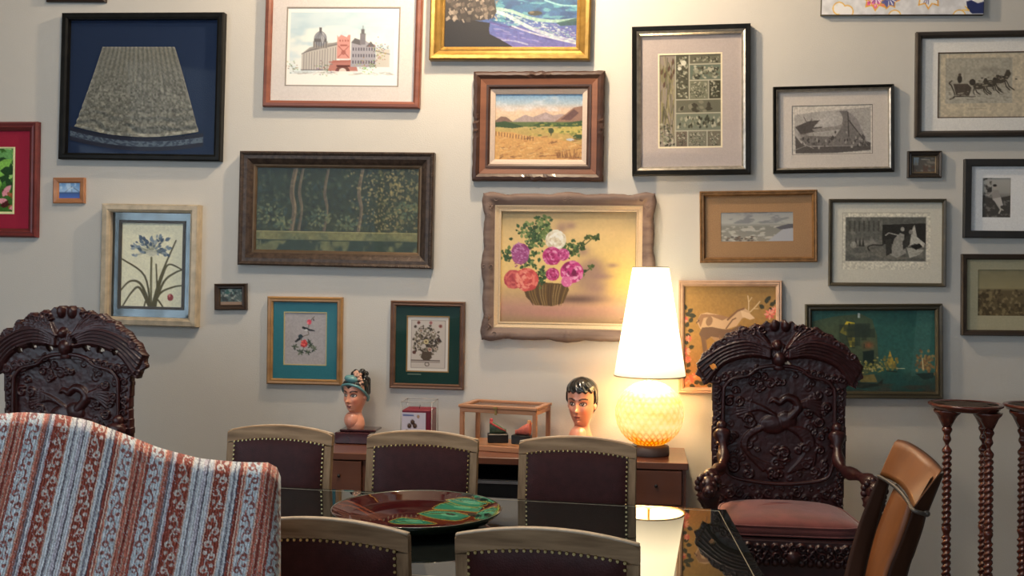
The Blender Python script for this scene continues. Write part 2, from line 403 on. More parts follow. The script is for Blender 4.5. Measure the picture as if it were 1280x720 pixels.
    def beads(s, inset, y, step, r, mat):
        mb = MB()
        x0, y0, x1, y1 = [s.r[0] + inset, s.r[1] + inset, s.r[2] - inset, s.r[3] - inset]
        k = 4.4e-3
        for xa, ya, xb, yb in ((x0, y0, x1, y0), (x1, y0, x1, y1), (x1, y1, x0, y1), (x0, y1, x0, y0)):
            L = math.hypot(xb - xa, yb - ya); n = int(L / step)
            for i in range(n):
                t = i / n; lx, lz = s.L(xa + (xb - xa) * t, ya + (yb - ya) * t); rr = r * k
                mb.add([(lx - rr, -y, lz), (lx + rr, -y, lz), (lx, -y, lz - rr), (lx, -y, lz + rr), (lx, -y - rr, lz)], [(0, 2, 4), (2, 1, 4), (1, 3, 4), (3, 0, 4)], True)
        o = s.part('beading', mb, mat); o['kind'] = 'stuff'; return o
    def done(s):
        s.t.rotation_euler = (0, s.ang, 0); return s.t
def wood(name, c, c2=None, rough=0.4, coat=0.1, vert=False, scale=14):
    c = tuple(v * .8 for v in c); c2 = tuple(v * .8 for v in c2) if c2 else None
    return pmat(name, c, rough, var=0.3, scale=scale, stretch=(0.12, 1, 1) if not vert else (1, 1, 0.12), coat=coat, bump=0.08, bscale=60, col2=c2)
GOLD = pmat('gold_leaf', (0.62, 0.36, 0.08), 0.35, metal=0.75, var=0.3, scale=25, bump=0.3, bscale=120)
SILVER = pmat('silver_leaf', (0.42, 0.40, 0.36), 0.35, metal=0.8, var=0.25, scale=30, bump=0.2)
BLACKF = pmat('black_lacquer_frame', (0.008, 0.008, 0.007), 0.35, var=0.3, spec=.15)
DARKW = wood('dark_walnut_frame', (0.035, 0.020, 0.013), (0.075, 0.045, 0.028))
def std(y, w_): return [(0, 0.0), (0, y * .8), (w_ * .2, y), (w_ * .55, y * .92), (w_, y * .72), (w_, 0.003)]
def card(f, name, c, rough=0.85, var=0.05): return pmat(name, f.col(c), rough, var=var, scale=120, bump=0.15, bscale=500, spec=0.2)

# 1 sliver of a frame at the top edge
f = Frame('dark brown picture frame cut off by the top edge above the blue skirt frame', (58, -75, 132, 2), 0, 0.03)
f.back(); f.mold('moulding', std(0.03, 7), DARKW)
cv = Cv(65, -68, 125, -5, (120, 110, 90), k=1.2); cv.blotch(4, (70, 80, 60)); f.art(cv, 0.012); f.done()

# 2 blue box frame with textile skirt
f = Frame('black box frame holding a grey brocade skirt panel on navy blue cloth', (73.5, 15.5, 276, 200), 0.004, 0.05)
f.back(); f.mold('moulding', [(0, 0), (0, .045), (1.5, .05), (5.5, .05), (8, .044), (8, .006)], BLACKF)
navy = card(f, 'navy_cloth', (23, 38, 64), 0.95); f.mat('backing_cloth', 7, (170, 100, 171, 101), .010, navy, 0)
nh, nw = 150, 190; V, U = np.meshgrid(np.linspace(0, 1, nh), np.linspace(0, 1, nw), indexing='ij')
top = 57 + 0 * U; botc = 158 + 5 * U + 12 * 4 * U * (1 - U) * .8
xl = 123 + (90 - 123) * V ** 1.05; xr = 213.5 + (246 - 213.5) * V ** .95
PX = xl + (xr - xl) * U; PY = top + (botc - top) * V
wr = noise2(nh, nw, 10, 5, 3, 3.0); pl_ = np.sin(U * 110 + 3 * noise2(nh, nw, 3, 2)) * (0.3 + 0.4 * (1 - V))
cr = noise2(nh, nw, 26, 8, 3, 1.0); wave = np.sin((V * 60 + 8 * noise2(nh, nw, 5, 12, 2))) * np.clip((V - .6) / .35, 0, 1)
h_ = 0.0016 * pl_ * (1 - V * .6) + 0.005 * (wr - .5) * V + 0.0045 * wave
base = np.array((90, 91, 85)) / 255
C = base * (1 + 0.10 * pl_ * .6)[..., None] * (1 + (noise2(nh, nw, 60, 8, 2, 1.0) - .5)[..., None] * 0.8 * np.clip(V * 2, 0.4, 1)[..., None])
C = np.where(((V > .965) | (U < .008) | (U > .992) | (V < .012))[..., None], C * 1.2, C)
P = np.zeros((nh, nw, 3)); P[..., 0] = (PX - f.cxp) / 202.5 * f.W; P[..., 2] = -(PY - f.cyp) / 184.5 * f.H; P[..., 1] = -(0.016 + h_)
f.part('skirt_panel', grid_mesh('skirt_panel', P, np.clip(lin(C) * f.gain, 0, .9)), vmat('brocade', 0.75))
PY2 = botc[0] * 0 + 0; U2, V2 = np.meshgrid(np.linspace(0, 1, 200), np.linspace(0, 1, 26)); 
bx = 84 + (252 - 84) * U2; by = 158 + 6 * U2 + 11 * 4 * U2 * (1 - U2) * .85 + V2 * 17
P = np.zeros((26, 200, 3)); P[..., 0] = (bx - f.cxp) / 202.5 * f.W; P[..., 2] = -(by - f.cyp) / 184.5 * f.H; P[..., 1] = -0.013
nn = noise2(26, 200, 70, 4, 2); mid = (V2 > .28) & (V2 < .72)
C = np.where((mid & (nn > .52))[..., None], np.array((70, 82, 94)) / 255, np.where(mid[..., None], np.array((40, 50, 66)) / 255, np.array((20, 24, 40)) / 255))
f.part('hem_band', grid_mesh('hem_band', P, np.clip(lin(C) * f.gain, 0, .9)), vmat('brocade', 0.75))
f.glass(7, 0.038); f.done()

# 3 burgundy matted frame
f = Frame('burgundy matted botanical picture in a mahogany frame at the left edge', (-85, 152, 45, 296), 0.004, 0.04)
MAHO = wood('mahogany_frame', f.col((78, 22, 22)), f.col((110, 38, 36)))
f.back(); f.mold('moulding', [(0, 0), (0, .03), (2, .04), (5, .034), (7, .036), (11, .022), (11, .01)], MAHO)
f.mat('mat_board', 11, (-52, 183, 15, 267), .012, card(f, 'burgundy_mat', (134, 12, 44))); f.mold('inner_fillet', [((-52, 183, 15, 267), .013), ((-51, 184, 13, 265), .014), ((-50, 185, 12, 264), .010)], card(f, 'cream_fillet', (225, 195, 140)))
cv = Cv(-50, 185, 12, 264, (50, 90, 35)); rg = random.Random(2)
for i in range(60): cv.leaf(rg.uniform(-50, 12), rg.uniform(185, 245), rg.uniform(10, 28), rg.uniform(-2.5, .6), rg.choice([(110, 160, 70), (60, 110, 45), (150, 190, 110), (30, 60, 30), (90, 140, 80)]))
for i in range(30): cv.leaf(rg.uniform(-50, 12), rg.uniform(240, 262), rg.uniform(8, 14), rg.uniform(-3, 0), rg.choice([(110, 50, 30), (140, 80, 50), (60, 20, 20), (200, 130, 140)]))
cv.grain(.1); f.art(cv, .008); f.glass(11, .024); f.done()

# 4 tiny blue bridge painting
f = Frame('tiny orange-wood frame with a small blue seascape under the navy skirt frame', (66, 222, 105, 254), 0.0, 0.022)
OR = wood('orange_wood_frame', f.col((140, 88, 48)), f.col((176, 118, 70)))
f.back(inset=1); f.mold('moulding', [(0, 0), (0, .02), (1, .022), (5, .018), (6.5, .012), (6.5, .004)], OR)
cv = Cv(72, 228, 99, 248).vgrad([(228, (80, 120, 165)), (239, (130, 160, 190)), (241, (45, 75, 130)), (248, (60, 90, 160))]); cv.line([(73, 241), (98, 241)], .8, (35, 50, 80)).line([(80, 240), (88, 233), (88, 241)], .6, (60, 70, 90)).line([(88, 233), (98, 240)], .6, (60, 70, 90)); cv.blotch(6, (170, 190, 205), .55, .7, .7, 4, (72, 228, 99, 238)); f.art(cv, .009, oilmat); f.done()

# 5 botanical with mirror mat
f = Frame('blue lily botanical print on a mirror mat in a pale gold beaded frame', (124.5, 255, 245.5, 407.5), 0.022, 0.065)
PG = pmat('pale_gold_frame', f.col((160, 146, 122)), 0.45, metal=0.2, var=0.2, scale=20, bump=.2)
f.back(); f.mold('moulding', [(0, 0), (0, .055), (1.5, .062), (7, .065), (9, .058), (10.5, .045), (10.5, .02)], PG); f.beads(1.6, .062, 2.6, .9, PG); f.beads(9.3, .058, 2.6, .9, PG)
f.mat('mirror_mat', 10, (144, 276, 226, 386), .020, MIR)
f.mold('dark_border', [((143, 275, 227, 387), .0205), ((143, 275, 227, 387), .024), ((146.5, 278.5, 223.5, 383.5), .024), ((146.5, 278.5, 223.5, 383.5), .012)], pmat('black_wash', f.col((50, 42, 32)), .5))
cv = Cv(146, 278, 224, 384, (196, 194, 170))
gr = (72, 68, 44)
for pts in ([(185, 384), (184, 350), (184, 322)],): cv.curve(pts, 2.6, (92, 88, 60))
for pts, w0 in (([(186, 384), (196, 345), (214, 300)], 3.2), ([(184, 384), (176, 345), (150, 326), (146, 325)], 2.6), ([(184, 384), (172, 356), (158, 352), (146, 364)], 3.6), ([(183, 384), (170, 360), (160, 366), (149, 384)], 3.4),
                ([(187, 384), (198, 345), (206, 330), (222, 336)], 3.0), ([(188, 384), (200, 352), (214, 340), (224, 336)], 3.2), ([(188, 384), (196, 366), (212, 358), (223, 356)], 3.0), ([(190, 384), (192, 366), (190, 330)], 3), ([(186, 384), (180, 372), (176, 384)], 3), ([(188, 384), (192, 374), (200, 384)], 3)): cv.curve(pts, w0, gr, 1, 1.6)
rg = random.Random(5)
for i in range(70):
    t = rg.uniform(-3.5, 0.35); q = rg.uniform(4, 22); x = 184 + q * math.cos(t); y = 314 + q * math.sin(t) * .95
    cv.line([(184, 314), (x, y)], .5, (110, 115, 100), .6); cv.leaf(x, y, rg.uniform(4, 8), t + rg.uniform(-.5, .5), rg.choice([(80, 95, 110), (105, 120, 132), (60, 75, 92), (130, 140, 145)]), .36)
cv.ell(184, 316, 7, 4, (165, 165, 150), .8).ell(208.5, 371, 3.8, 4.4, (120, 50, 52)).ell(207.5, 369, 1.4, 1.8, (170, 100, 95)); cv.grain(.04)
f.art(cv, .014); f.glass(10, .045); f.done()

# 6 city print in wood frame
f = Frame('reddish wood frame with a tinted etching of domed buildings and a red tower', (329.5, -75, 526, 134), 0.001, 0.04)
RW = wood('cherry_frame', f.col((122, 62, 42)), f.col((158, 90, 64)))
f.back(); f.mold('moulding', [(0, 0), (0, .03), (1.5, .038), (5, .04), (7.5, .032), (8.5, .02), (8.5, .01)], RW)
f.mat('mat_board', 8, (355.5, 7, 498.5, 107), .013, card(f, 'greige_mat', (214, 205, 197))); 
f.mold('inner_fillet', [((355.5, 7, 498.5, 107), .0132), ((357, 8.5, 497, 105.5), .0132), ((357, 8.5, 497, 105.5), .009)], card(f, 'grey_core', (150, 140, 128)))
cv = Cv(356.5, 8, 497.5, 106, (240, 236, 228))
cv.rect(361, 14, 491, 91, (200, 215, 218)); cv.blotch(5, (176, 200, 208), .3, .7, .7, 3, (361, 14, 491, 60), 2.5); cv.blotch(4, (235, 235, 225), .5, .7, .8, 9, (361, 30, 491, 91), 2)
cv.ell(420, 96, 80, 9, (240, 236, 228), 1, 0, 1)
G1, G2, G3 = (150, 145, 140), (105, 102, 104), (190, 184, 176)
cv.poly([(376, 87), (376, 66), (384, 60), (395, 58), (410, 52), (420, 52), (421, 86)], G3).poly([(376, 66), (386, 58), (420, 51), (420, 55), (386, 63)], G1)
for i in range(13): cv.line([(379 + i * 3.3, 66 - i * .7), (379 + i * 3.3, 86)], .8, G2, .8)
cv.line([(376, 66), (388, 61), (420, 54)], .9, G2).line([(376, 86), (420, 86)], 1.2, G2)
cv.rect(390, 50, 408, 59, G1).ell(399, 47, 8, 9.5, (140, 142, 148)).rect(391, 47, 407, 51, G2).rect(397.5, 33, 400.5, 39, G2).ell(402, 46, 2.2, 7, (185, 186, 188), .7)
for i in range(6): cv.line([(391.5 + i * 3, 51), (391.5 + i * 3, 58)], .7, (80, 78, 80))
for i in range(5): cv.line([(399, 38), (393 + i * 3, 47)], .4, (90, 90, 95))
R1, R2 = (206, 148, 138), (160, 98, 90)
cv.poly([(420, 72), (420, 42), (422, 45), (425, 42), (432, 45), (434, 42), (436.5, 42), (437, 72)], R1)
for i in range(4): cv.rect(423 + i * 3.4, 48, 424.6 + i * 3.4, 50.5, R2)
cv.line([(422, 56), (435, 70)], 1, R2).line([(435, 56), (422, 70)], 1, R2).rect(424, 54, 433, 56, R2).ell(428.5, 64, 3, 3, R2, .8)
cv.poly([(409, 87), (415, 74), (443, 73), (447, 87)], (178, 122, 112)).ell(428, 88, 9, 8, (112, 74, 68)).rect(416, 87.5, 441, 100, (240, 236, 228)).ell(428, 87, 4.5, 3.5, (215, 200, 190)).rect(416, 87.5, 441, 91, (236, 230, 222)); cv.line([(411, 76), (446, 75)], 1.2, R2).rect(420, 80, 437, 82, (90, 50, 48))
cv.poly([(438, 82), (438, 50), (442, 47), (449, 48), (452, 47), (460, 52), (468, 54), (469, 82)], (160, 158, 165)).poly([(438, 52), (442, 46), (448, 48), (450, 55)], G2).poly([(456, 57), (462, 50), (468, 57)], G2)
cv.rect(448.5, 40, 455.5, 54, (125, 122, 128)).rect(450, 35, 454, 41, G2).line([(452, 31), (452, 36)], .8, G2)
for i in range(9):
    for j in range(3): cv.rect(440 + i * 3.3, 58 + j * 8, 441.5 + i * 3.3, 62 + j * 8, (85, 82, 92), .9)
cv.rect(469, 60, 486, 82, (195, 190, 180)).line([(469, 62), (486, 66)], .8, G2)
rg = random.Random(8)
for i in range(170):
    x, y, c = rg.choice([(474, 58, (160, 150, 120)), (476, 68, (170, 165, 110)), (464, 78, (150, 150, 90)), (458, 82, (175, 170, 110)), (364, 82, (140, 145, 120)), (404, 84, (140, 135, 125))]); cv.ell(x + rg.gauss(0, 5.5), y + rg.gauss(0, 4), .9, .6, tuple(int(v * rg.uniform(.6, 1.15)) for v in c), .8)
for i in range(40): x = rg.uniform(362, 490); cv.line([(x, 88 + rg.random() * 4), (x + rg.uniform(3, 12), 88 + rg.random() * 4)], .5, (150, 145, 140), .6)
f.art(cv, .009); f.glass(8.3, .026); f.done()

# 7 wide bronze frame: plain garden scene
f = Frame('wide bronze-brown frame with a dark green woodland pool scene', (296.5, 189.5, 539.5, 333.5), 0.015, 0.055)
BR = pmat('bronze_brown_frame', f.col((52, 40, 32)), .38, metal=.3, var=.35, scale=40, bump=.5, bscale=90, col2=f.col((84, 66, 52)))
BG = pmat('bronze_fillet', f.col((96, 74, 48)), .4, metal=.4, var=.2)
f.back(); f.mold('moulding', [(0, 0), (0, .05), (1.5, .055), (4, .05), (5, .046), (9, .044), (13, .034), (16, .024), (16, .012)], BR, 1)
f.beads(2.4, .054, 3, 1.0, BR); f.mold('inner_fillet', [(16, .015), (16, .024), (18, .022), (20, .016), (20, .008)], BG)
cv = Cv(316, 209, 520, 314).vgrad([(209, (36, 48, 40)), (290, (52, 58, 40)), (314, (60, 64, 44))])
rg = random.Random(11)
for i in range(900):
    x = rg.uniform(316, 520); y = rg.uniform(209, 291); d = rg.random()
    c = rg.choice([(34, 50, 44), (58, 72, 52), (78, 86, 60), (28, 38, 34), (48, 66, 62)]) if x < 470 else rg.choice([(40, 56, 44), (96, 96, 60), (130, 118, 76), (60, 72, 50)])
    cv.ell(x, y, rg.uniform(1, 3.4), rg.uniform(.8, 2.2), c, .7, rg.uniform(0, 3))
for x, w0 in ((363, 6), (372, 3), (404, 3), (447, 4)): cv.curve([(x - 2, 290), (x + 2, 262), (x - 2, 240), (x + 3, 209)], w0, (96, 84, 66), .8); cv.curve([(x, 288), (x + 3, 260), (x, 238), (x + 4, 210)], w0 * .3, (130, 112, 84), .7)
for i in range(220): x = rg.gauss(480, 22); y = rg.uniform(215, 285); cv.ell(x, y, 1.5, 1, (150, 132, 84), .6, rg.uniform(0, 3))
for i, (x, y, r) in enumerate(((332, 268, 17), (395, 272, 16), (430, 278, 14), (505, 262, 16), (350, 280, 12))):
    for k in range(60): t = rg.uniform(0, 6.28); q = r * math.sqrt(rg.random()); cv.ell(x + q * math.cos(t), y + q * math.sin(t) * .7, 1.8, 1.2, rg.choice([(86, 96, 66), (110, 112, 74), (70, 88, 70)]), .8, t)
cv.rect(316, 289, 520, 300, (118, 116, 74)).line([(316, 289.5), (520, 289.5)], 1, (150, 144, 96)); cv.blotch(12, (86, 92, 64), .45, .7, .8, 5, (316, 291, 520, 300))
cv.rect(316, 300, 520, 314, (44, 58, 46)); cv.blotch(16, (112, 112, 72), .5, .62, .8, 15, (316, 301, 520, 314), .5); cv.grain(.1)
f.art(cv, .010, oilmat); f.glass(18, .018); f.done()

# 8 tiny dark frame
f = Frame('tiny dark frame with a small mossy scene right of the lily print', (267.5, 354.5, 307.5, 387.5), -0.005, 0.028)
f.back(inset=1); f.mold('moulding', [(0, 0), (0, .024), (1.2, .028), (4, .02), (5, .021), (6.5, .013), (6.5, .006)], DARKW)
cv = Cv(274, 361, 301, 381, (70, 84, 80)); cv.rect(280, 362, 291, 368, (50, 88, 80)); cv.blotch(7, (150, 150, 140), .52, .62, .9, 3); cv.blotch(8, (40, 44, 42), .55, .65, .9, 8); cv.rect(274, 377, 301, 381, (135, 112, 92)); f.art(cv, .009, oilmat); f.done()

# 9 teal mat with birds
f = Frame('gold frame with a teal mat around a silk embroidery of two birds', (333, 371, 427, 481), 0.019, 0.03)
OG = wood('ochre_gold_frame', f.col((150, 104, 48)), f.col((190, 142, 78)), .35, .2)
f.back(); f.mold('moulding', [(0, 0), (0, .024), (1.5, .03), (4, .027), (5.5, .028), (7, .018), (7, .008)], OG)
f.mat('mat_board', 7, (353, 390, 407, 457), .011, card(f, 'teal_mat', (42, 118, 130))); f.mold('inner_fillet', [((353, 390, 407, 457), .0115), ((354.2, 391.2, 405.8, 455.8), .0115), ((354.2, 391.2, 405.8, 455.8), .006)], card(f, 'pale_gold_fillet', (190, 175, 120)))
cv = Cv(354, 391, 406, 456, (172, 164, 162)); cv.grain(.04, 30)
cv.curve([(391, 396), (386, 402), (383, 412), (384, 418), (379, 420), (375, 424), (377, 432)], .8, (90, 80, 60))
cv.ell(384.5, 403, 2.8, 3.2, (220, 75, 92)).ell(383, 404, 1.2, 1.4, (240, 140, 140)).poly([(390, 398), (389, 401), (391, 401)], (60, 50, 60))
cv.ell(381, 411.5, 3.2, 1.7, (25, 28, 34), 1, .3).poly([(382, 411), (391.5, 413), (391, 414.5), (383, 413.5)], (22, 24, 30)).ell(377.5, 410, 1.7, 1.4, (20, 22, 26)).ell(381, 413, 2.3, 1, (225, 222, 215), .9)
cv.ell(374, 421, 2.8, 2.6, (45, 60, 66)).poly([(373, 422), (367, 428), (368, 427), (374.5, 424)], (25, 28, 30)).poly([(371, 423), (366.5, 427.5), (368.5, 428.5), (374, 425)], (30, 34, 38))
for i in range(24): t = i * 2.4; q = 3.8 * math.sqrt(i / 24); cv.ell(378.5 + q * math.cos(t), 430 + q * math.sin(t) * 1.1, 1.5, 1.2, rg.choice([(214, 60, 62), (236, 110, 96), (180, 40, 48)]), .95)
for cx, cy in ((367, 434), (383, 440), (387, 432), (374, 440), (391, 436), (385, 428)):
    for k in range(6): cv.leaf(cx, cy, rg.uniform(3.5, 6), k * 1.05 + rg.random() * .5, rg.choice([(70, 82, 62), (48, 60, 48), (100, 108, 84)]), .22)
cv.line([(378, 434), (376, 444)], .7, (70, 80, 60)); f.art(cv, .006); f.glass(7, .018); f.done()

# 10 green mat with engraved bouquet
f = Frame('wood frame with a dark green mat around a bouquet engraving', (487, 376.5, 580, 486.5), 0.025, 0.03)
WG = wood('brown_gold_frame', f.col((100, 64, 42)), f.col((140, 96, 66)), .4, .2)
f.back(); f.mold('moulding', [(0, 0), (0, .024), (1.2, .03), (3.5, .026), (5, .028), (6.5, .018), (6.5, .008)], WG)
f.mat('mat_board', 6.5, (507, 395, 560.5, 465.5), .011, card(f, 'dark_green_mat', (24, 62, 54))); f.mold('inner_fillet', [((507, 395, 560.5, 465.5), .0115), ((508.4, 396.4, 559.1, 464.1), .0115), ((508.4, 396.4, 559.1, 464.1), .006)], card(f, 'gold_fillet', (170, 130, 70)))
f.mold('caption_strip', [((509, 467.8, 526, 469.2), .0116), ((517, 468.4, 518, 468.6), .0117)], card(f, 'grey_green_ink', (110, 130, 110)))
cv = Cv(508, 396, 559.5, 464.5, (232, 222, 206)); cv.rect(513, 401, 555, 460, (212, 198, 182)).line([(513, 401), (555, 401), (555, 460), (513, 460), (513, 401)], .6, (120, 105, 95))
rg = random.Random(21)
for i in range(230):
    t = rg.uniform(0, 6.28); q = math.sqrt(rg.random()); x = 532 + q * 16 * math.cos(t); y = 427 + q * 19 * math.sin(t)
    cv.leaf(x, y, rg.uniform(2, 5), rg.uniform(0, 6.28), rg.choice([(85, 75, 62), (120, 108, 90), (150, 138, 115), (70, 62, 55)]), .35)
for x, y, r, c in ((522, 404, 2, (120, 60, 60)), (537, 404, 2, (190, 110, 110)), (549, 408, 2.2, (150, 80, 80)), (531.5, 427.5, 3, (225, 205, 150)), (547, 425, 2.4, (70, 60, 62)), (517, 441, 2.2, (90, 50, 50)), (525, 414, 2, (205, 180, 160)), (540, 416, 2.2, (215, 200, 180)), (536, 437, 2.4, (205, 160, 140)), (523, 430, 2.2, (200, 185, 160)), (518, 409, 1.8, (70, 62, 60)), (543, 436, 2, (210, 190, 170))): cv.ell(x, y, r, r, c, .95).ell(x, y, r * .4, r * .4, (110, 80, 50))
cv.poly([(527, 440), (537, 440), (539, 447), (536, 450), (528, 450), (525, 447)], (90, 76, 62)); cv.rect(513, 450, 549, 451.4, (85, 70, 60)).rect(513, 452.5, 549, 453.2, (120, 104, 90)).ell(533, 455.5, 3, 2.6, (100, 88, 75)).ell(533, 455.5, 2, 1.7, (212, 198, 182)); f.art(cv, .006); f.glass(6.5, .018); f.done()

# 11 gold framed surf painting
f = Frame('bright gold frame with a painting of blue surf breaking on dark rocks', (537, -85, 738, 74.5), -0.006, 0.055)
GB = pmat('bright_gold_frame', (0.46, 0.28, 0.075), .3, metal=.7, var=.2, scale=20, bump=.25)
f.back(); f.mold('moulding', [(0, 0), (0, .048), (2, .055), (6, .054), (9, .042), (12, .034), (13.5, .036), (15, .03), (17.5, .022), (17.5, .01)], GB); f.beads(16, .029, 2.2, .8, GB)
cv = Cv(554.5, -68, 720.5, 57.5).vgrad([(-68, (120, 170, 200)), (-25, (150, 190, 215)), (-22, (30, 90, 140)), (6, (40, 110, 160)), (30, (90, 110, 190)), (57, (120, 118, 200))])
rg = random.Random(4)
cv.blotch(9, (30, 80, 140), .5, .65, .8, 3, (554, -22, 721, 25), 2.5); cv.blotch(12, (110, 190, 200), .55, .65, .7, 8, (610, -22, 721, 30), 3)
for (pts, c, w0) in (([(614, 11), (632, 16), (650, 26), (672, 36), (700, 45), (720, 50)], (205, 225, 240), 4.5), ([(620, 8), (640, 12), (662, 20), (690, 24), (721, 22)], (170, 215, 200), 4), ([(612, 25), (630, 30), (650, 33), (670, 41), (690, 47)], (80, 80, 160), 2.5), ([(608, 40), (620, 47), (640, 48), (660, 53)], (190, 200, 240), 2), ([(640, 30), (670, 40), (720, 52)], (225, 235, 250), 2), ([(680, -2), (700, 4), (720, 5)], (150, 210, 220), 2)):
    cv.curve(pts, w0, c, .85)
for i in range(160): x = rg.uniform(612, 720); y = 10 + (x - 612) * .32 + rg.gauss(0, 4); cv.ell(x, y, rg.uniform(.8, 2.6), .8, rg.choice([(230, 240, 245), (190, 215, 235), (160, 205, 200)]), .7)
for i in range(60): cv.ell(rg.uniform(615, 720), rg.uniform(28, 54), rg.uniform(2, 6), .8, rg.choice([(150, 140, 215), (100, 100, 185), (175, 170, 230)]), .6, .2)
cv.ell(668, 14, 9, 3, (50, 60, 60)).ell(664, 13, 3, 1.5, (120, 110, 90)).poly([(695, 26), (721, 20), (721, 29), (700, 30)], (25, 80, 80), .8)
cv.poly([(554, 22), (575, 20), (612, 26), (611, 34), (612, 40), (626, 47), (640, 55), (643, 58), (554, 58)], (20, 24, 36)); cv.poly([(554, -40), (590, -30), (616, -8), (620, 12), (616, 20), (600, 23), (575, 22), (554, 22)], (60, 55, 52))
for i in range(150): x = rg.uniform(554, 618); y = rg.uniform(-30, 22); cv.poly([(x, y), (x + rg.uniform(1, 5), y - rg.uniform(1, 4)), (x + rg.uniform(3, 7), y + rg.uniform(0, 4)), (x + rg.uniform(0, 4), y + 4)], rg.choice([(110, 98, 90), (150, 138, 125), (40, 38, 40), (82, 74, 70), (185, 172, 158)]), .9)
cv.poly([(618, -40), (640, -20), (626, 4), (620, 12), (618, 0)], (40, 110, 150), .0); cv.grain(.06); f.art(cv, .012, oilmat, gain=.52); f.done()

# 12 landscape in broad brown frame
f = Frame('broad carved brown frame with a dry grassy hills landscape painting', (590, 88.5, 754.5, 226), 0.0, 0.055)
BW = wood('carved_brown_frame', f.col((66, 38, 26)), f.col((98, 60, 40)), .45); BO = wood('orange_brown_panel', f.col((140, 78, 42)), f.col((168, 100, 56)), .5)
def carv(k, t, L):
    u = (t - .5) * L; return (-0.6 * math.sin(u * .5) * (abs(u) < 16) - .8 * math.exp(-((abs(u) - L / 2 + 6) / 3) ** 2) + 0.3 * math.sin(t * L * .35), .003 * math.sin(u * .7) * (abs(u) < 14))
f.back(); f.mold('moulding', [(0, 0), (0, .04, carv), (2, .052, carv), (5, .055, carv), (8.5, .046), (9, .042)], BW, 40)
f.mold('frame_panel', [(9, .043), (16, .036), (17, .036)], BO)
f.mold('inner_moulding', [(16.5, .036), (16.5, .042), (19, .041), (21.5, .034), (21.5, .02)], BW)
f.mold('liner', [(21, .03), (24.5, .025), (27.5, .018), (27.5, .012)], card(f, 'linen_liner', (222, 196, 170)))
cv = Cv(617, 115.5, 728, 201).vgrad([(115, (105, 150, 185)), (128, (170, 185, 190)), (136, (225, 190, 160)), (150, (215, 190, 150)), (160, (190, 165, 95)), (201, (205, 150, 80))])
cv.blotch(4, (215, 215, 210), .5, .7, .7, 2, (617, 116, 728, 138), 2.5)
cv.poly([(640, 150), (655, 142), (665, 145), (681, 139), (690, 143), (700, 141), (728, 146), (728, 156), (640, 156)], (172, 150, 142)).poly([(672, 148), (681, 140), (688, 148)], (185, 165, 160), .7)
cv.poly([(617, 150), (625, 144), (632, 145), (640, 151), (650, 153), (617, 158)], (128, 98, 84)).poly([(692, 151), (706, 141), (716, 133), (728, 131), (728, 152)], (150, 112, 92)).poly([(700, 148), (716, 135), (722, 140), (712, 149)], (90, 60, 60), .7)
cv.rect(617, 151, 728, 157, (95, 110, 60)); cv.poly([(617, 152), (630, 150), (655, 157), (640, 159), (617, 157)], (50, 75, 40)).poly([(664, 156), (675, 151), (700, 153), (728, 149), (728, 157)], (60, 85, 45)).poly([(690, 159), (728, 156), (728, 166), (680, 164)], (200, 180, 95))
for i in range(60): cv.ell(rg.uniform(660, 728), rg.uniform(152, 168), rg.uniform(1, 3), 1, rg.choice([(70, 95, 45), (120, 135, 60), (180, 165, 80)]), .7)
cv.ell(722, 170, 7, 3.5, (55, 80, 40)).ell(688, 162, 3.5, 3.5, (65, 80, 45)).line([(688, 162), (688, 168)], 1, (60, 50, 40)).ell(712, 173, 5, 1.5, (200, 205, 205))
cv.poly([(617, 163), (640, 164), (660, 169), (690, 171), (728, 180), (728, 201), (617, 201)], (212, 160, 92))
for i in range(130): x = rg.uniform(617, 728); y = rg.uniform(170, 200); cv.line([(x, y), (x + rg.uniform(2, 9), y + rg.uniform(-3, 1))], rg.uniform(.7, 2), rg.choice([(225, 180, 110), (180, 120, 65), (150, 100, 60), (235, 195, 130), (120, 80, 50)]), .6)
for i in range(14): x = 619 + i * 3.6; cv.line([(x, 163 + i * .55), (x + rg.uniform(-.5, .5), 168 + i * .5)], .8, (90, 60, 40))
for i in range(30): x = rg.uniform(695, 724); cv.line([(x, 196), (x + rg.uniform(-2, 2), rg.uniform(184, 192))], .6, (120, 75, 45), .8)
cv.grain(.05); f.art(cv, .012, oilmat); f.done()

# 13 flower painting in carved whitewashed frame
f = Frame('carved whitewashed wood frame with a painted basket of peonies', (600.5, 240.5, 817.5, 427.5), 0.012, 0.06)
WW = wood('whitewashed_frame', f.col((120, 92, 78)), f.col((165, 135, 115)), .7, 0, scale=22)
def scal(k, t, L):
    u = t * L; c = min(u, L - u); o_ = -2.2 * math.exp(-((c - 12) / 9) ** 2) + 1.6 * math.exp(-((c - 32) / 7) ** 2) - 2.4 * math.exp(-((u - L / 2) / 15) ** 2) + 1.2 * math.exp(-((abs(u - L / 2) - 24) / 7) ** 2) + .2 * math.sin(u * .45)
    return (o_ + 1.2, .002 * math.sin(u * .9))
def scal2(k, t, L):
    u = t * L; c = min(u, L - u); return (.4 * math.sin(u * .35), .005 * math.exp(-((c - 14) / 9) ** 2) * (1 + math.sin(u * 1.1)) + .005 * math.exp(-((u - L / 2) / 11) ** 2) * (1 + math.sin(u * 1.3)))
f.back(); f.mold('moulding', [(1, 0, scal), (0, .035, scal), (2, .048, scal), (6, .055, scal2), (11, .048, scal2), (15, .036), (16, .034)], WW, 70, smooth=True)
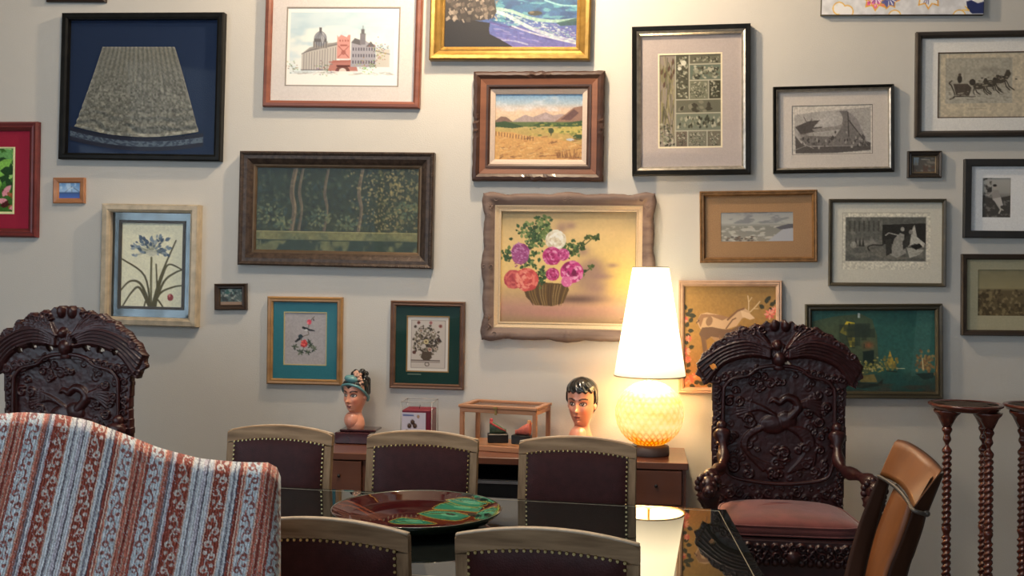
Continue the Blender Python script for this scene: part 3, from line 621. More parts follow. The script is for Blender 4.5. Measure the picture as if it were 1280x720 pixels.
# carved shell scrolls at the corners and side centres
def scroll(mb, f, cx, cy, r, sgnx, sgny, y):
    pts = []
    for i in range(22):
        a = i * .42; q = r * (1 - i / 24); lx, lz = f.L(cx + sgnx * q * math.cos(a), cy + sgny * q * math.sin(a)); pts.append((lx, -y - i * .0003, lz))
    mb.tube(pts, [.0045 * (1 - i / 40) for i in range(22)], 6, up=Vector((0, 1, 0)))
def sc_(*a): mb = MB(); scroll(mb, *a); f.part('carved_scroll', mb, WW)
for sx in (0, 1):
    for sy in (0, 1):
        X0 = 608.5 if sx == 0 else 809.5; Y0 = 249 if sy == 0 else 419; gx = 1 if sx == 0 else -1; gy = 1 if sy == 0 else -1
        sc_(f, X0, Y0 + gy * 8, 5, gx, gy, .05); sc_(f, X0 + gx * 10, Y0, 4.5, gx, -gy, .05); sc_(f, X0, Y0 + gy * 20, 3.5, -gx, gy, .05)
for X0, Y0 in ((708, 248), (708, 420), (608, 334), (810, 334)): sc_(f, X0 - 4, Y0, 3.5, 1, 1, .05); sc_(f, X0 + 4, Y0, 3.5, -1, 1, .05)
f.mold('liner', [(15.5, .034), (17, .036), (20, .028), (21, .026), (22, .030), (23.6, .029), (23.6, .012)], card(f, 'cream_liner', (228, 196, 150)))
cv = Cv(623.5, 264.5, 793.5, 405.5).vgrad([(264, (188, 160, 112)), (290, (240, 202, 135)), (350, (246, 208, 128)), (368, (214, 174, 122)), (385, (202, 152, 126)), (405, (160, 132, 92))])
cv.ell(623, 264, 40, 30, (150, 135, 95), .5, 0, 1).ell(795, 265, 25, 30, (150, 140, 110), .5, 0, 1).ell(770, 350, 40, 30, (245, 200, 90), .5, 0, 1)
for (x, y, rx, ry) in ((740, 330, 14, 11), (735, 352, 26, 18), (745, 340, 16, 12), (725, 340, 12, 12), (700, 285, 8, 8), (712, 282, 7, 5), (752, 345, 14, 4), (728, 314, 9, 7), (735, 372, 26, 6), (765, 331, 8, 3), (745, 360, 15, 10)): cv.ell(x, y, rx, ry, (150, 115, 110), .6, 0, 1)
cv.ell(720, 374, 32, 5, (100, 75, 65), .8, 0, 1).ell(690, 392, 60, 6, (205, 140, 130), .5, 0, 1)
cv.poly([(652, 357), (657, 372), (668, 382), (690, 383), (704, 379), (711, 362), (708, 355), (655, 352)], (105, 78, 40))
for i in range(15): cv.curve([(655 + i * 3.8, 356), (659 + i * 3.2, 370), (666 + i * 2.5, 382)], 1, rg.choice([(150, 118, 66), (75, 52, 28), (170, 140, 90)]), .8)
rg = random.Random(13)
for (x, y, sx, sy, n) in ((665, 290, 17, 10, 90), (678, 280, 9, 9, 50), (712, 312, 14, 9, 60), (660, 322, 8, 14, 60), (676, 345, 8, 10, 50), (633, 318, 8, 6, 34), (668, 300, 10, 12, 60)):
    for i in range(n): cv.leaf(x + rg.gauss(0, sx * .55), y + rg.gauss(0, sy * .55), rg.uniform(3, 6.5), rg.uniform(0, 6.28), rg.choice([(72, 100, 50), (104, 126, 66), (48, 72, 36), (134, 150, 88), (60, 90, 52)]), .42)
for pts in ([(715, 315), (728, 307), (740, 297), (745, 296)], [(725, 305), (733, 296)], [(712, 335), (728, 340), (738, 334)]):
    cv.curve(pts, 1.2, (70, 80, 40))
    for (x, y) in pts:
        for k in range(7): cv.leaf(x, y, rg.uniform(3, 6), rg.uniform(0, 6.28), rg.choice([(70, 88, 42), (95, 110, 55), (50, 68, 32)]), .42)
cv.flower(693.5, 300, 13, [(236, 222, 190), (248, 240, 215), (215, 196, 160), (252, 246, 228)], 90, 1).flower(649, 315.5, 11.5, [(165, 75, 130), (190, 110, 160), (140, 55, 110), (205, 140, 180)], 90, 2)
cv.ell(649, 322, 10.5, 9, (170, 82, 135), .9)
for i in range(50): cv.ell(649 + rg.gauss(0, 5), 320 + rg.gauss(0, 6), 1.3, .7, rg.choice([(205, 140, 180), (150, 60, 115)]), .9)
cv.flower(641, 350, 12.5, [(205, 85, 85), (225, 110, 100), (180, 65, 70)], 90, 3).flower(657.5, 350, 15, [(228, 95, 85), (245, 135, 115), (205, 70, 68), (250, 160, 135)], 130, 4)
cv.flower(689, 320, 12, [(200, 60, 125), (225, 110, 160), (165, 35, 95), (240, 160, 190)], 70, 5).flower(703, 318, 8, [(205, 80, 140), (230, 140, 180), (160, 40, 100)], 40, 6).flower(690, 343, 8.5, [(195, 55, 115), (225, 120, 165), (150, 30, 85)], 50, 7).flower(714, 340, 14.5, [(205, 60, 130), (235, 130, 175), (150, 30, 90), (245, 175, 200)], 90, 8).flower(708, 352, 7, [(225, 110, 160), (240, 160, 190)], 30, 9)
cv.ell(717, 341, 3, 4, (120, 20, 70)).line([(775, 398), (786, 396)], .8, (120, 80, 60), .6); cv.grain(.015); f.art(cv, .014, oilmat); f.done()

# 14 black portrait frame of ornament panels
f = Frame('tall black and silver frame with a patchwork of grey botanical panels', (789.5, 31, 938, 218.5), -0.022, 0.045)
f.back(); f.mold('moulding', [(0, 0), (0, .04), (1, .045), (5.5, .042), (6, .038)], BLACKF); f.mold('inner_moulding', [(5.8, .038), (6.5, .041), (9, .036), (11, .026), (11, .01)], SILVER)
f.mat('mat_board', 11, (822.5, 64.5, 903.5, 184), .012, card(f, 'mauve_grey_mat', (172, 158, 150)))
f.mold('inner_fillet', [((822.5, 64.5, 903.5, 184), .0122), ((824.5, 66.5, 901.5, 182), .0122), ((824.5, 66.5, 901.5, 182), .008)], card(f, 'cream_core', (220, 205, 170)))
cv = Cv(824, 66, 902, 182.5, (118, 114, 98)); rg = random.Random(31)
def panel(x0, y0, x1, y1, bg, cols, n, l=4, up=False):
    cv.rect(x0, y0, x1, y1, bg)
    for i in range(n):
        x = rg.uniform(x0 + 1, x1 - 1); y = rg.uniform(y0 + 1, y1 - 1); L_ = min(l, x1 - x0, y1 - y0); a = rg.uniform(-1.9, -1.2) if up else rg.uniform(0, 6.28)
        ex, ey = x + math.cos(a) * L_, y + math.sin(a) * L_
        if x0 < ex < x1 and y0 < ey < y1: cv.leaf(x, y, L_ * rg.uniform(.6, 1), a, rg.choice(cols), .35)
c1 = [(84, 82, 66), (140, 138, 118), (60, 60, 48), (165, 160, 138), (110, 112, 92)]
cv.rect(824, 66, 844, 182, (135, 124, 112)); 
for i in range(90): x = rg.uniform(826, 843); y = rg.uniform(80, 180); cv.line([(x, y), (x + rg.uniform(-4, 3), max(68, y - rg.uniform(10, 26)))], .8, rg.choice([(100, 96, 66), (130, 122, 80), (76, 74, 56), (150, 140, 100)]), .85)
for x, y in ((841, 72), (836, 80), (831, 88), (827, 84), (839, 90), (830, 100), (842, 84)): cv.leaf(x, y + 8, 9, -1.4, (86, 66, 54), .2)
for i in range(60): cv.leaf(rg.uniform(825, 842), rg.uniform(150, 180), 4, rg.uniform(0, 6), rg.choice(c1), .4)
panel(845.5, 68, 861, 122, (78, 76, 62), c1, 110, 5); cv.flower(855, 77, 3.4, [(200, 196, 176), (170, 166, 146)], 12, 3).flower(850, 84, 2.4, [(200, 196, 176), (170, 166, 146)], 8, 4)
panel(863, 68, 901, 78, (96, 94, 78), c1, 70); panel(863, 80, 901, 98, (96, 104, 90), c1, 100, 6); panel(863, 100, 885, 122, (112, 112, 92), c1, 110, 3); panel(887, 100, 901, 122, (60, 58, 44), c1, 60, 4)
panel(846, 124, 901, 139, (98, 96, 80), [(66, 62, 50), (120, 116, 98)], 26, 10); panel(846, 141, 901, 161, (110, 114, 98), c1, 120, 6, True); panel(846, 163, 859, 182, (100, 88, 74), c1, 40, 3); panel(861, 163, 883, 182, (112, 108, 92), c1, 80, 3); panel(885, 163, 901, 182, (104, 96, 80), c1, 50, 3)
lc = (178, 174, 152)
for a in (((844.8, 66), (844.8, 182)), ((862, 66), (862, 123)), ((862, 79), (902, 79)), ((862, 99), (902, 99)), ((886, 99), (886, 123)), ((845, 123), (902, 123)), ((845, 140), (902, 140)), ((845, 162), (902, 162)), ((860, 162), (860, 182)), ((884, 162), (884, 182))): cv.line(list(a), 1, lc)
f.art(cv, .008); f.glass(11, .03); f.done()

# 15 small seascape with burlap mat
f = Frame('gold rope-edged frame with tan burlap mat around a narrow grey seascape', (874.5, 238, 1021.5, 328), -0.012, 0.035)
G5 = pmat('aged_gold_frame', f.col((118, 84, 46)), .4, metal=.4, var=.25, scale=30, bump=.3)
f.back(); f.mold('moulding', [(0, 0), (0, .03), (1.2, .035), (3, .032), (4.5, .033), (6.5, .02), (6.5, .01)], G5); f.beads(1.8, .034, 2.6, .9, G5)
f.mat('mat_board', 6, (901.5, 265, 992, 301.5), .012, pmat('tan_burlap', f.col((142, 108, 72)), .95, var=.18, scale=260, bump=.5, bscale=500))
cv = Cv(901.5, 265, 992, 301.5).vgrad([(265, (128, 128, 126)), (278, (146, 146, 140)), (283, (112, 112, 104)), (301, (124, 120, 110))])
cv.blotch(6, (100, 102, 104), .5, .65, .8, 3, (901, 265, 992, 279), 3); cv.blotch(10, (165, 162, 152), .55, .65, .8, 5, (901, 282, 992, 301), 3); cv.poly([(960, 301), (978, 287), (992, 282), (992, 301)], (145, 146, 150)).poly([(970, 284), (986, 280), (992, 280), (992, 285), (976, 287)], (78, 76, 80))
for i in range(26): cv.ell(rg.uniform(903, 945), rg.uniform(295, 300), 2, .9, rg.choice([(90, 76, 66), (70, 66, 64), (170, 164, 150)]), .9)
f.art(cv, .010, oilmat); f.done()

# 16 engraving of a boat
f = Frame('thin silver and black frame with a grey print of a high-prowed boat', (966.5, 106.5, 1117.5, 215.5), -0.02, 0.035)
def prof_bs(f):
    f.back(); f.mold('moulding', [(0, 0), (0, .03), (1, .035), (3.5, .03), (3.8, .028)], BLACKF); f.mold('inner_moulding', [(3.6, .028), (4.2, .032), (6, .027), (7, .018), (7, .008)], SILVER)
prof_bs(f)
f.mat('mat_board', 7, (990.5, 130.5, 1092, 192), .011, card(f, 'grey_mat', (162, 154, 146)))
cv = Cv(991, 131, 1091.5, 191.5, (160, 154, 146)); cv.poly([(994, 142), (1020, 139), (1089, 134), (1089, 188), (1030, 191), (995, 190)], (132, 128, 124)); cv.ell(1035, 150, 20, 10, (150, 146, 142), .8, 0, 1)
D = (66, 62, 60); D2 = (92, 88, 86)
cv.poly([(995, 168), (1003, 178), (1012, 182), (1075, 182), (1084, 176), (1089, 178), (1089, 187), (1045, 190), (996, 190)], (70, 66, 64))
cv.poly([(1012, 181), (1000, 172), (1008, 168), (1045, 170), (1052, 160), (1055, 148), (1053, 142), (1050, 138), (1060, 138), (1072, 152), (1080, 168), (1086, 182)], D2).poly([(1060, 138), (1072, 148), (1082, 170), (1086, 181), (1076, 168), (1064, 150)], (112, 108, 106)).line([(1062, 150), (1086, 181)], 1, (50, 48, 46)).line([(1061, 140), (1062, 170)], 1, (50, 48, 46))
cv.poly([(995, 157), (1012, 150), (1026, 149), (1018, 158), (1030, 157), (1023, 163), (1002, 166)], D).poly([(1016, 160), (1045, 157), (1055, 154), (1052, 161), (1020, 164)], (112, 108, 104)).ell(1006, 164, 6, 5, (60, 56, 54), .8, 0, 1)
for i in range(90): cv.ell(rg.uniform(1004, 1082), rg.gauss(175, 3.5), 1.1, 1.8, rg.choice([(50, 47, 46), (100, 96, 92), (72, 68, 66), (130, 126, 120)]), .8)
cv.line([(1016, 147), (1014, 154)], .8, D).line([(1006, 145), (1010, 152)], .8, D).line([(994, 186), (1010, 180), (1018, 184)], .8, (120, 116, 112)); cv.grain(.08); f.art(cv, .008); f.glass(7, .022); f.done()

# 17 painted panel at the top edge
f = Frame('unframed painted board with white clouds and pink starburst at the top edge', (1027, -90, 1230.5, 18.5), -0.006, 0.03, name='painted_panel')
mb = MB(); mb.rings([f.ring_pts(.3, .0005), f.ring_pts(0, .003), f.ring_pts(0, .028), f.ring_pts(.5, .0295)]); f.part('board', mb, pmat('board_edge', f.col((60, 55, 45)), .6))
cv = Cv(1027.6, -89, 1230, 18, (165, 166, 168)); rg = random.Random(9)
def cloud(pts, r):
    for (x, y) in pts: cv.ell(x, y, r + 1.3, r + 1.3, (180, 140, 50))
    for (x, y) in pts: cv.ell(x, y, r, r, (186, 186, 184))
cloud([(1060, -50), (1080, -60), (1100, -52), (1150, -56), (1175, -48)], 12); cloud([(1050, 10), (1056, 22), (1060, 14), (1120, 20), (1200, 20)], 7)
def burst(cx, cy, r, c, n=9):
    for q, cc in ((r, (180, 130, 40)), (r * .86, c)):
        pts = []
        for i in range(n * 2): a = i * math.pi / n + .2; R_ = q * (1.0 if i % 2 == 0 else .68); pts.append((cx + R_ * math.cos(a), cy + R_ * math.sin(a)))
        cv.poly(pts, cc)
    for i in range(n * 3): a = i * 2.09 / n; cv.line([(cx + r * .3 * math.cos(a), cy + r * .3 * math.sin(a)), (cx + r * .65 * math.cos(a), cy + r * .65 * math.sin(a))], .9, rg.choice([(50, 55, 110), (210, 205, 200)]))
burst(1096, -6, 20, (205, 80, 120)); burst(1162, -8, 20, (196, 190, 186)); burst(1112, -3, 15, (90, 90, 130), 8); burst(1096, -4, 13, (215, 95, 135), 7); cv.poly([(1208, 2), (1214, 0), (1222, 4), (1230, 2), (1230, 17), (1216, 17), (1210, 12)], (28, 36, 72)); cv.ell(1222, -3, 8, 5, (210, 205, 170)).line([(1207, 8), (1212, 13), (1204, 12)], 1.2, (190, 150, 50)); cv.grain(.05, 30)
f.art(cv, .0300, oilmat); f.done()

# 18 horses engraving
f = Frame('dark frame with an engraving of galloping horses pulling a sleigh', (1144.5, 37.5, 1352, 170.5), -0.012, 0.04)
BD = wood('black_brown_frame', f.col((30, 25, 22)), f.col((48, 42, 36)), .4)
f.back(); f.mold('moulding', [(0, 0), (0, .03), (1.5, .04), (5, .038), (8, .024), (8, .01)], BD)
f.mat('mat_board', 7.5, (1173.5, 63, 1323, 146), .012, card(f, 'white_mat', (168, 166, 162))); f.mold('inner_fillet', [((1173.5, 63, 1323, 146), .0122), ((1174.7, 64.2, 1321.8, 144.8), .0122), ((1174.7, 64.2, 1321.8, 144.8), .008)], card(f, 'brown_core', (66, 52, 40)))
cv = Cv(1174.5, 64, 1322, 145, (144, 135, 118)); cv.rect(1184, 71, 1268, 127.5, (120, 116, 106)); cv.grain(.0)
cv.ell(1225, 82, 40, 10, (134, 130, 118), .6, 0, 1).rect(1184, 112, 1268, 127.5, (134, 130, 120), .7)
D = (52, 48, 42)
for (x, y, s_) in ((1240, 103, 1.0), (1252, 98, 1.1), (1226, 106, .9)):
    cv.ell(x, y, 8 * s_, 4.5 * s_, D, .95).poly([(x + 4 * s_, y - 2), (x + 8 * s_, y - 11 * s_), (x + 11 * s_, y - 11 * s_), (x + 13 * s_, y - 6 * s_), (x + 9 * s_, y)], D)
    for a, b_ in ((6, 9), (8, 14), (-6, -9), (-5, -1)): cv.line([(x + a * s_, y + 2), (x + (a + b_) / 2 * s_, y + 8 * s_), (x + b_ * s_ + 3, y + 12 * s_)], 1.4, D)
    for k in range(14): cv.ell(x + rg.gauss(2, 6), y + rg.gauss(-2, 3), 1.6, .8, rg.choice([(90, 84, 74), (36, 33, 30), (110, 104, 92)]), .8)
cv.curve([(1190, 122), (1196, 118), (1192, 106), (1189, 102), (1192, 99)], 1.6, D).poly([(1194, 103), (1212, 103), (1217, 108), (1214, 118), (1198, 119)], (60, 54, 48)).ell(1202, 97, 3, 5, (44, 40, 36)).ell(1202, 91.5, 1.8, 2, (60, 54, 48)).line([(1194, 119), (1222, 119)], 1, D).ell(1218, 101, 4, 4, (46, 42, 38))
cv.ell(1240, 86, 16, 5, (92, 88, 80), .5, 0, 1).line([(1213, 134), (1236, 134)], .8, (110, 100, 84), .8)
for k in range(70): cv.ell(rg.uniform(1186, 1266), rg.uniform(112, 126), rg.uniform(1, 4), .6, rg.choice([(104, 100, 92), (140, 136, 126), (84, 80, 72)]), .5)
cv.grain(.07); f.art(cv, .008); f.glass(8, .026); f.done()

# 19 tiny dark frame right
f = Frame('tiny black-brown frame with a murky miniature between the larger prints', (1135, 188.5, 1177.5, 222), -0.003, 0.028)
f.back(inset=1); f.mold('moulding', [(0, 0), (0, .024), (1, .028), (3, .022), (4, .023), (6, .013), (6, .006)], BD); f.mold('inner_fillet', [(5.8, .012), (6.5, .013), (7.5, .009)], pmat('dull_brass_fillet', f.col((88, 76, 58)), .4, metal=.3))
cv = Cv(1142, 195.5, 1170.5, 215, (60, 58, 54)); cv.poly([(1143, 196), (1150, 196), (1149, 206), (1143, 205)], (88, 98, 104)); cv.blotch(5, (92, 88, 80), .5, .65, .8, 3, asp=2); cv.blotch(6, (66, 48, 40), .5, .65, .8, 6, (1142, 206, 1171, 215)); cv.line([(1153, 199), (1163, 199.5)], .8, (130, 124, 112)); f.art(cv, .008, oilmat); f.done()

# 20 photograph of a woman on a wall
f = Frame('black frame with an old photograph of a seated woman outdoors', (1205.5, 198.5, 1330, 297.5), 0.004, 0.035)
f.back(); f.mold('moulding', [(0, 0), (0, .032), (.8, .035), (8, .034), (9, .03), (9, .01)], pmat('matte_black_frame', (0.02, 0.02, 0.02), .5))
f.mat('mat_board', 8.5, (1229.8, 222, 1265.2, 271.5), .012, card(f, 'cool_white_mat', (172, 170, 172)))
cv = Cv(1230, 222, 1265, 271.5).vgrad([(222, (128, 126, 122)), (240, (118, 116, 112)), (250, (70, 68, 66)), (271, (62, 60, 58))])
cv.blotch(6, (36, 35, 34), .45, .6, .9, 3, (1230, 222, 1242, 250)); cv.poly([(1230, 245), (1246, 248), (1265, 244), (1265, 271), (1230, 271)], (52, 50, 48)); cv.blotch(8, (92, 90, 86), .55, .65, .8, 6, (1230, 250, 1265, 271))
cv.ell(1245.5, 233.5, 2.3, 2.8, (128, 122, 116)).ell(1245.5, 231.6, 2.5, 1.6, (34, 32, 30)).poly([(1242, 237), (1250, 237), (1253, 247), (1250, 252), (1243, 250)], (112, 108, 104)).poly([(1243, 248), (1253, 246), (1256, 256), (1250, 258), (1246, 252)], (138, 134, 130)).line([(1251, 255), (1253, 262), (1251, 266)], 1.6, (140, 136, 130)).line([(1248, 254), (1252, 260), (1256, 262)], 1.5, (130, 126, 120)).line([(1243, 239), (1238, 244), (1235, 243)], 1.6, (120, 116, 112)); f.art(cv, .008); f.glass(9, .022); f.done()

# 21 gondola engraving
f = Frame('thin dark frame with a wide white mat around a dark gondola engraving', (1036, 248.5, 1182.5, 358), 0.004, 0.03)
BN = wood('thin_brown_frame', f.col((46, 42, 32)), f.col((66, 60, 46)), .4)
f.back(); f.mold('moulding', [(0, 0), (0, .027), (.8, .03), (3.5, .026), (4.5, .02), (4.5, .008)], BN)
f.mat('mat_board', 4, (1053.5, 265.5, 1164, 337), .011, card(f, 'white_mat_b', (160, 156, 144)))
cv = Cv(1053.5, 265.5, 1164, 337, (162, 158, 146)); cv.line([(1054, 337), (1054, 266), (1164, 266)], 1, (100, 96, 86)); cv.rect(1058, 271.5, 1158, 326, (72, 72, 68))
cv.blotch(14, (100, 98, 92), .45, .65, .8, 3, (1058, 272, 1104, 306), .4); cv.blotch(8, (92, 90, 84), .5, .7, .7, 8, (1058, 300, 1158, 326), 2)
for i in range(7): cv.rect(1062 + i * 6, 276, 1064.5 + i * 6, 289, (54, 54, 50), .8)
cv.poly([(1104, 281), (1158, 279), (1158, 305), (1104, 305)], (34, 33, 31)).ell(1085, 304, 16, 4, (110, 108, 102), .8, 0, 1)
cv.curve([(1088, 313), (1086, 309), (1092, 306), (1104, 306), (1108, 300)], 1.4, (34, 33, 31)).poly([(1088, 312), (1104, 308), (1112, 318), (1140, 322), (1120, 325), (1098, 321)], (86, 84, 78))
cv.poly([(1142, 284), (1144, 281), (1147, 296), (1157, 304), (1155, 309), (1144, 304), (1136, 308), (1137, 300)], (140, 138, 130)).poly([(1134, 309), (1156, 312), (1150, 318), (1138, 322)], (126, 124, 116)).poly([(1138, 307), (1150, 304), (1154, 308), (1146, 312)], (28, 27, 25))
cv.poly([(1119, 298), (1126, 291), (1131, 293), (1131, 304), (1134, 316), (1122, 322), (1113, 318)], (112, 110, 104)).ell(1129, 286.5, 2.4, 2.8, (120, 117, 110)).ell(1139.5, 290, 2.6, 3, (100, 97, 92)).poly([(1134, 295), (1140, 292), (1138, 306), (1130, 312), (1129, 302)], (44, 43, 40)).line([(1108, 294), (1112, 291), (1124, 294)], 1.4, (118, 116, 110)).poly([(1108, 300), (1115, 298), (1116, 316), (1109, 320)], (44, 43, 40))
for x in (1071, 1076, 1080): cv.poly([(x - 2, 308), (x, 297), (x + 2, 308)], (48, 47, 44))
cv.ell(1068, 306, 4, 4, (128, 126, 118), .7); cv.grain(.1); f.art(cv, .010); f.glass(4.5, .02); f.done()

# 22 hunting scene
f = Frame('dark wood frame with a cream mat and brown hunting field print', (1202.5, 317.5, 1335, 420), 0.006, 0.035)
DW2 = wood('dark_umber_frame', f.col((34, 26, 20)), f.col((52, 42, 33)), .4)
f.back(); f.mold('moulding', [(0, 0), (0, .03), (1, .035), (5, .032), (7, .022), (7, .01)], DW2)
f.mat('mat_board', 7, (1224, 337, 1313, 395), .012, card(f, 'khaki_cream_mat', (128, 122, 98)))
cv = Cv(1224, 337, 1313, 395).vgrad([(337, (92, 88, 68)), (360, (112, 104, 78)), (364, (74, 64, 46)), (395, (72, 62, 42))]); cv.blotch(7, (104, 98, 76), .5, .7, .7, 3, (1224, 337, 1313, 360)); cv.blotch(18, (50, 42, 30), .5, .62, .8, 5, (1224, 362, 1313, 395)); cv.blotch(20, (104, 92, 66), .58, .66, .8, 7, (1224, 364, 1313, 395))
f.art(cv, .009); f.glass(7, .024); f.done()

# 23 deer on gold
f = Frame('pink-beige frame with two antelopes and pink flowers on a gold ground', (848, 350.5, 977.5, 492.5), 0.008, 0.035)
PB = pmat('pink_beige_frame', f.col((176, 140, 112)), .5, var=.15, scale=20, bump=.15)
f.back(); f.mold('moulding', [(0, 0), (0, .028), (1.2, .033), (3, .03), (4, .033), (6, .03), (7.5, .022), (7.5, .01)], PB)
cv = Cv(855.5, 358, 970, 485).vgrad([(358, (146, 112, 62)), (420, (166, 124, 66)), (485, (160, 112, 66))]); cv.grain(.04, 50)
T1, T2 = (150, 112, 82), (196, 160, 122)
cv.poly([(871, 402), (876, 393), (884, 391), (900, 394), (912, 397), (922, 388), (932, 386), (938, 390), (936, 396), (928, 398), (921, 408), (908, 412), (890, 410), (876, 412)], T2).poly([(872, 400), (877, 393), (900, 394), (912, 397), (903, 401), (890, 396), (880, 398), (876, 410)], T1).ell(887, 402, 4, 6, (120, 88, 64), .7, .3).line([(910, 400), (922, 389), (930, 386)], 2.2, (120, 84, 60)).poly([(926, 388), (938, 392), (944, 398), (938, 400), (928, 396)], (214, 180, 140))
cv.line([(908, 411), (916, 400), (920, 398)], 1.4, (100, 70, 50)).line([(874, 401), (871, 404)], 1.4, (90, 64, 48))
cv.curve([(936, 388), (936, 378), (935, 370)], 1.1, (215, 190, 150)).line([(936, 378), (940, 372)], .8, (215, 190, 150)).curve([(938, 390), (944, 384), (950, 377)], 1.1, (215, 190, 150)).line([(943, 386), (948, 386)], .8, (215, 190, 150))
cv.poly([(874, 418), (878, 410), (890, 409), (904, 412), (914, 412), (926, 406), (930, 412), (918, 420), (905, 424), (890, 421), (880, 428)], (116, 88, 68)).poly([(888, 421), (903, 423), (906, 440), (900, 450), (898, 430)], (170, 132, 98)).poly([(876, 420), (882, 422), (884, 444), (880, 444)], (120, 90, 68))
for (x, y, x1, y1) in ((882, 425, 886, 450), (915, 418, 922, 445), (900, 420, 902, 448)): cv.line([(x, y), (x1, y1)], 1.8, (130, 96, 72))
rg = random.Random(17)
for (x, y, a) in ((858, 388, -1.9), (860, 391, -.6), (863, 395, .1), (861, 396, -.4), (857, 392, .4), (862, 404, -1), (858, 410, -1.2), (860, 414, 0), (857, 418, .5), (858, 432, -1.4), (861, 436, -.4), (859, 460, -1), (857, 466, -.3), (868, 480, -.4), (874, 478, .5), (880, 480, -.6), (884, 482, .1), (862, 482, .3), (958, 380, -1.5), (962, 382, -.5), (955, 386, -2.4), (966, 378, -.2), (958, 376, -.8), (960, 388, -.3)): cv.leaf(x, y, 8, a, (58, 56, 40), .42)
for (x, y, r) in ((857, 400, 4), (861, 424, 4.5), (858, 440, 6), (860, 450, 5), (863, 475, 6), (868, 470, 3.5), (962, 393, 7), (968, 388, 5), (857, 478, 4)):
    for k in range(8): cv.ell(x + r * .55 * math.cos(k * .785), y + r * .55 * math.sin(k * .785), r * .42, r * .2, rg.choice([(226, 120, 100), (238, 150, 125), (205, 90, 80)]), .95, k * .785)
f.art(cv, .015, oilmat); f.done()

# 24 teal canal scene
f = Frame('dark olive frame with a murky teal canal painting and yellow house', (1007, 380, 1178.5, 498.5), 0.0, 0.04)
f.back(); f.mold('moulding', [(0, 0), (0, .034), (1.2, .04), (4, .034), (6, .035), (8.5, .02), (8.5, .01)], wood('dark_olive_frame', f.col((36, 34, 24)), f.col((58, 52, 36)), .4))
cv = Cv(1015, 388, 1170, 490).vgrad([(388, (32, 68, 60)), (430, (34, 74, 68)), (462, (42, 80, 72)), (470, (36, 64, 56)), (490, (36, 48, 42))]); rg = random.Random(3)
cv.blotch(4, (20, 62, 58), .5, .7, .7, 3); cv.poly([(1148, 388), (1168, 388), (1160, 470), (1140, 470)], (56, 92, 84), .5)
cv.poly([(1017, 402), (1045, 396), (1078, 393), (1092, 400), (1098, 420), (1100, 460), (1060, 480), (1015, 470)], (58, 70, 50)).poly([(1051, 416), (1060, 402), (1070, 404), (1070, 434), (1064, 434), (1060, 420)], (196, 168, 50)).rect(1062, 404, 1064, 409, (60, 54, 30)).ell(1087, 432, 7, 5, (128, 70, 42), .8, 0, 1).poly([(1080, 440), (1094, 438), (1094, 455), (1080, 456)], (18, 34, 30)).rect(1074, 392, 1077, 398, (150, 158, 150))
for i in range(10): cv.rect(1048 + rg.uniform(0, 46), 404 + rg.uniform(0, 30), 1050 + rg.uniform(0, 46), 408 + rg.uniform(0, 30), (30, 40, 32), .6)
for i in range(120): cv.ell(rg.gauss(1092, 9), rg.gauss(459, 4), 1.4, 1, rg.choice([(130, 124, 60), (90, 92, 48), (150, 140, 90), (40, 56, 40)]), .85)
for i in range(60): cv.ell(rg.gauss(1115, 4), rg.gauss(455, 4), 1.5, 2, rg.choice([(140, 122, 50), (110, 96, 46), (90, 90, 50)]), .85)
cv.poly([(1112, 446), (1114, 438), (1116, 446)], (150, 120, 44)); cv.line([(1110, 464), (1122, 465)], 1.4, (26, 34, 28)).line([(1122, 461), (1132, 461)], .7, (170, 170, 140))
for i in range(80): cv.ell(rg.gauss(1158, 6), rg.gauss(454, 6), 1.6, 2, rg.choice([(120, 88, 52), (140, 112, 66), (86, 70, 48)]), .8)
cv.line([(1154, 448), (1155, 462)], 1.2, (170, 160, 120)).poly([(1145, 467), (1156, 475), (1168, 472), (1168, 466)], (24, 40, 36)).poly([(1070, 478), (1098, 480), (1105, 474), (1104, 482), (1080, 486), (1062, 484)], (18, 28, 24)).poly([(1078, 470), (1094, 468), (1098, 478), (1076, 478)], (96, 88, 50)); cv.blotch(8, (48, 46, 38), .45, .6, .8, 9, (1015, 480, 1170, 490), 3)
cv.grain(.07); f.art(cv, .010, oilmat); f.glass(8, .02); f.done()
# ------------------------------------------------------------------ low sideboard against the wall
WALN = wood('red_walnut', (0.16, 0.055, 0.03), (0.26, 0.095, 0.05), .3, .3, scale=9)
DKIN = pmat('dark_cabinet_inside', (0.012, 0.010, 0.010), .6)
STEEL = pmat('brushed_steel', (0.5, 0.5, 0.5), .3, metal=.9)
ZS = 0.685
fr = on_Z(861, 581, ZS); fl = on_Z(395, 562, ZS)
SBY0 = (fr.y + on_Z(640, 571, ZS).y) / 2; SBY1 = YW - 0.02; SX0 = fl.x; SX1 = fr.x
SBY0 = max(SBY0, SBY1 - 0.5)
sb = thing('sideboard', 'low red-brown wooden sideboard on the wall side of the table carrying the lamp and busts', 'sideboard', ((SX0 + SX1) / 2, (SBY0 + SBY1) / 2, 0))
MB().box(SX0, SX1, SBY0, SBY1, ZS - .035, ZS, .003).build('top_board', WALN, sb)
zb = ZS - .235
MB().box(SX0 + .01, SX1 - .01, SBY0 + .02, SBY1, zb, zb + .02).build('bottom_board', WALN, sb)
MB().box(SX0 + .01, SX1 - .01, SBY1 - .015, SBY1 - .002, zb + .02, ZS - .035).build('back_panel', DKIN, sb)
xd1 = on_Y(447, 590, SBY0).x; xd2 = on_Y(601, 590, SBY0).x; xd3 = on_Y(790, 600, SBY0).x
for x in (SX0 + .01, xd1 + .02, xd3 - .03, SX1 - .03): MB().box(x, x + .02, SBY0 + .022, SBY1 - .016, zb + .02, ZS - .035).build('divider', WALN, sb)
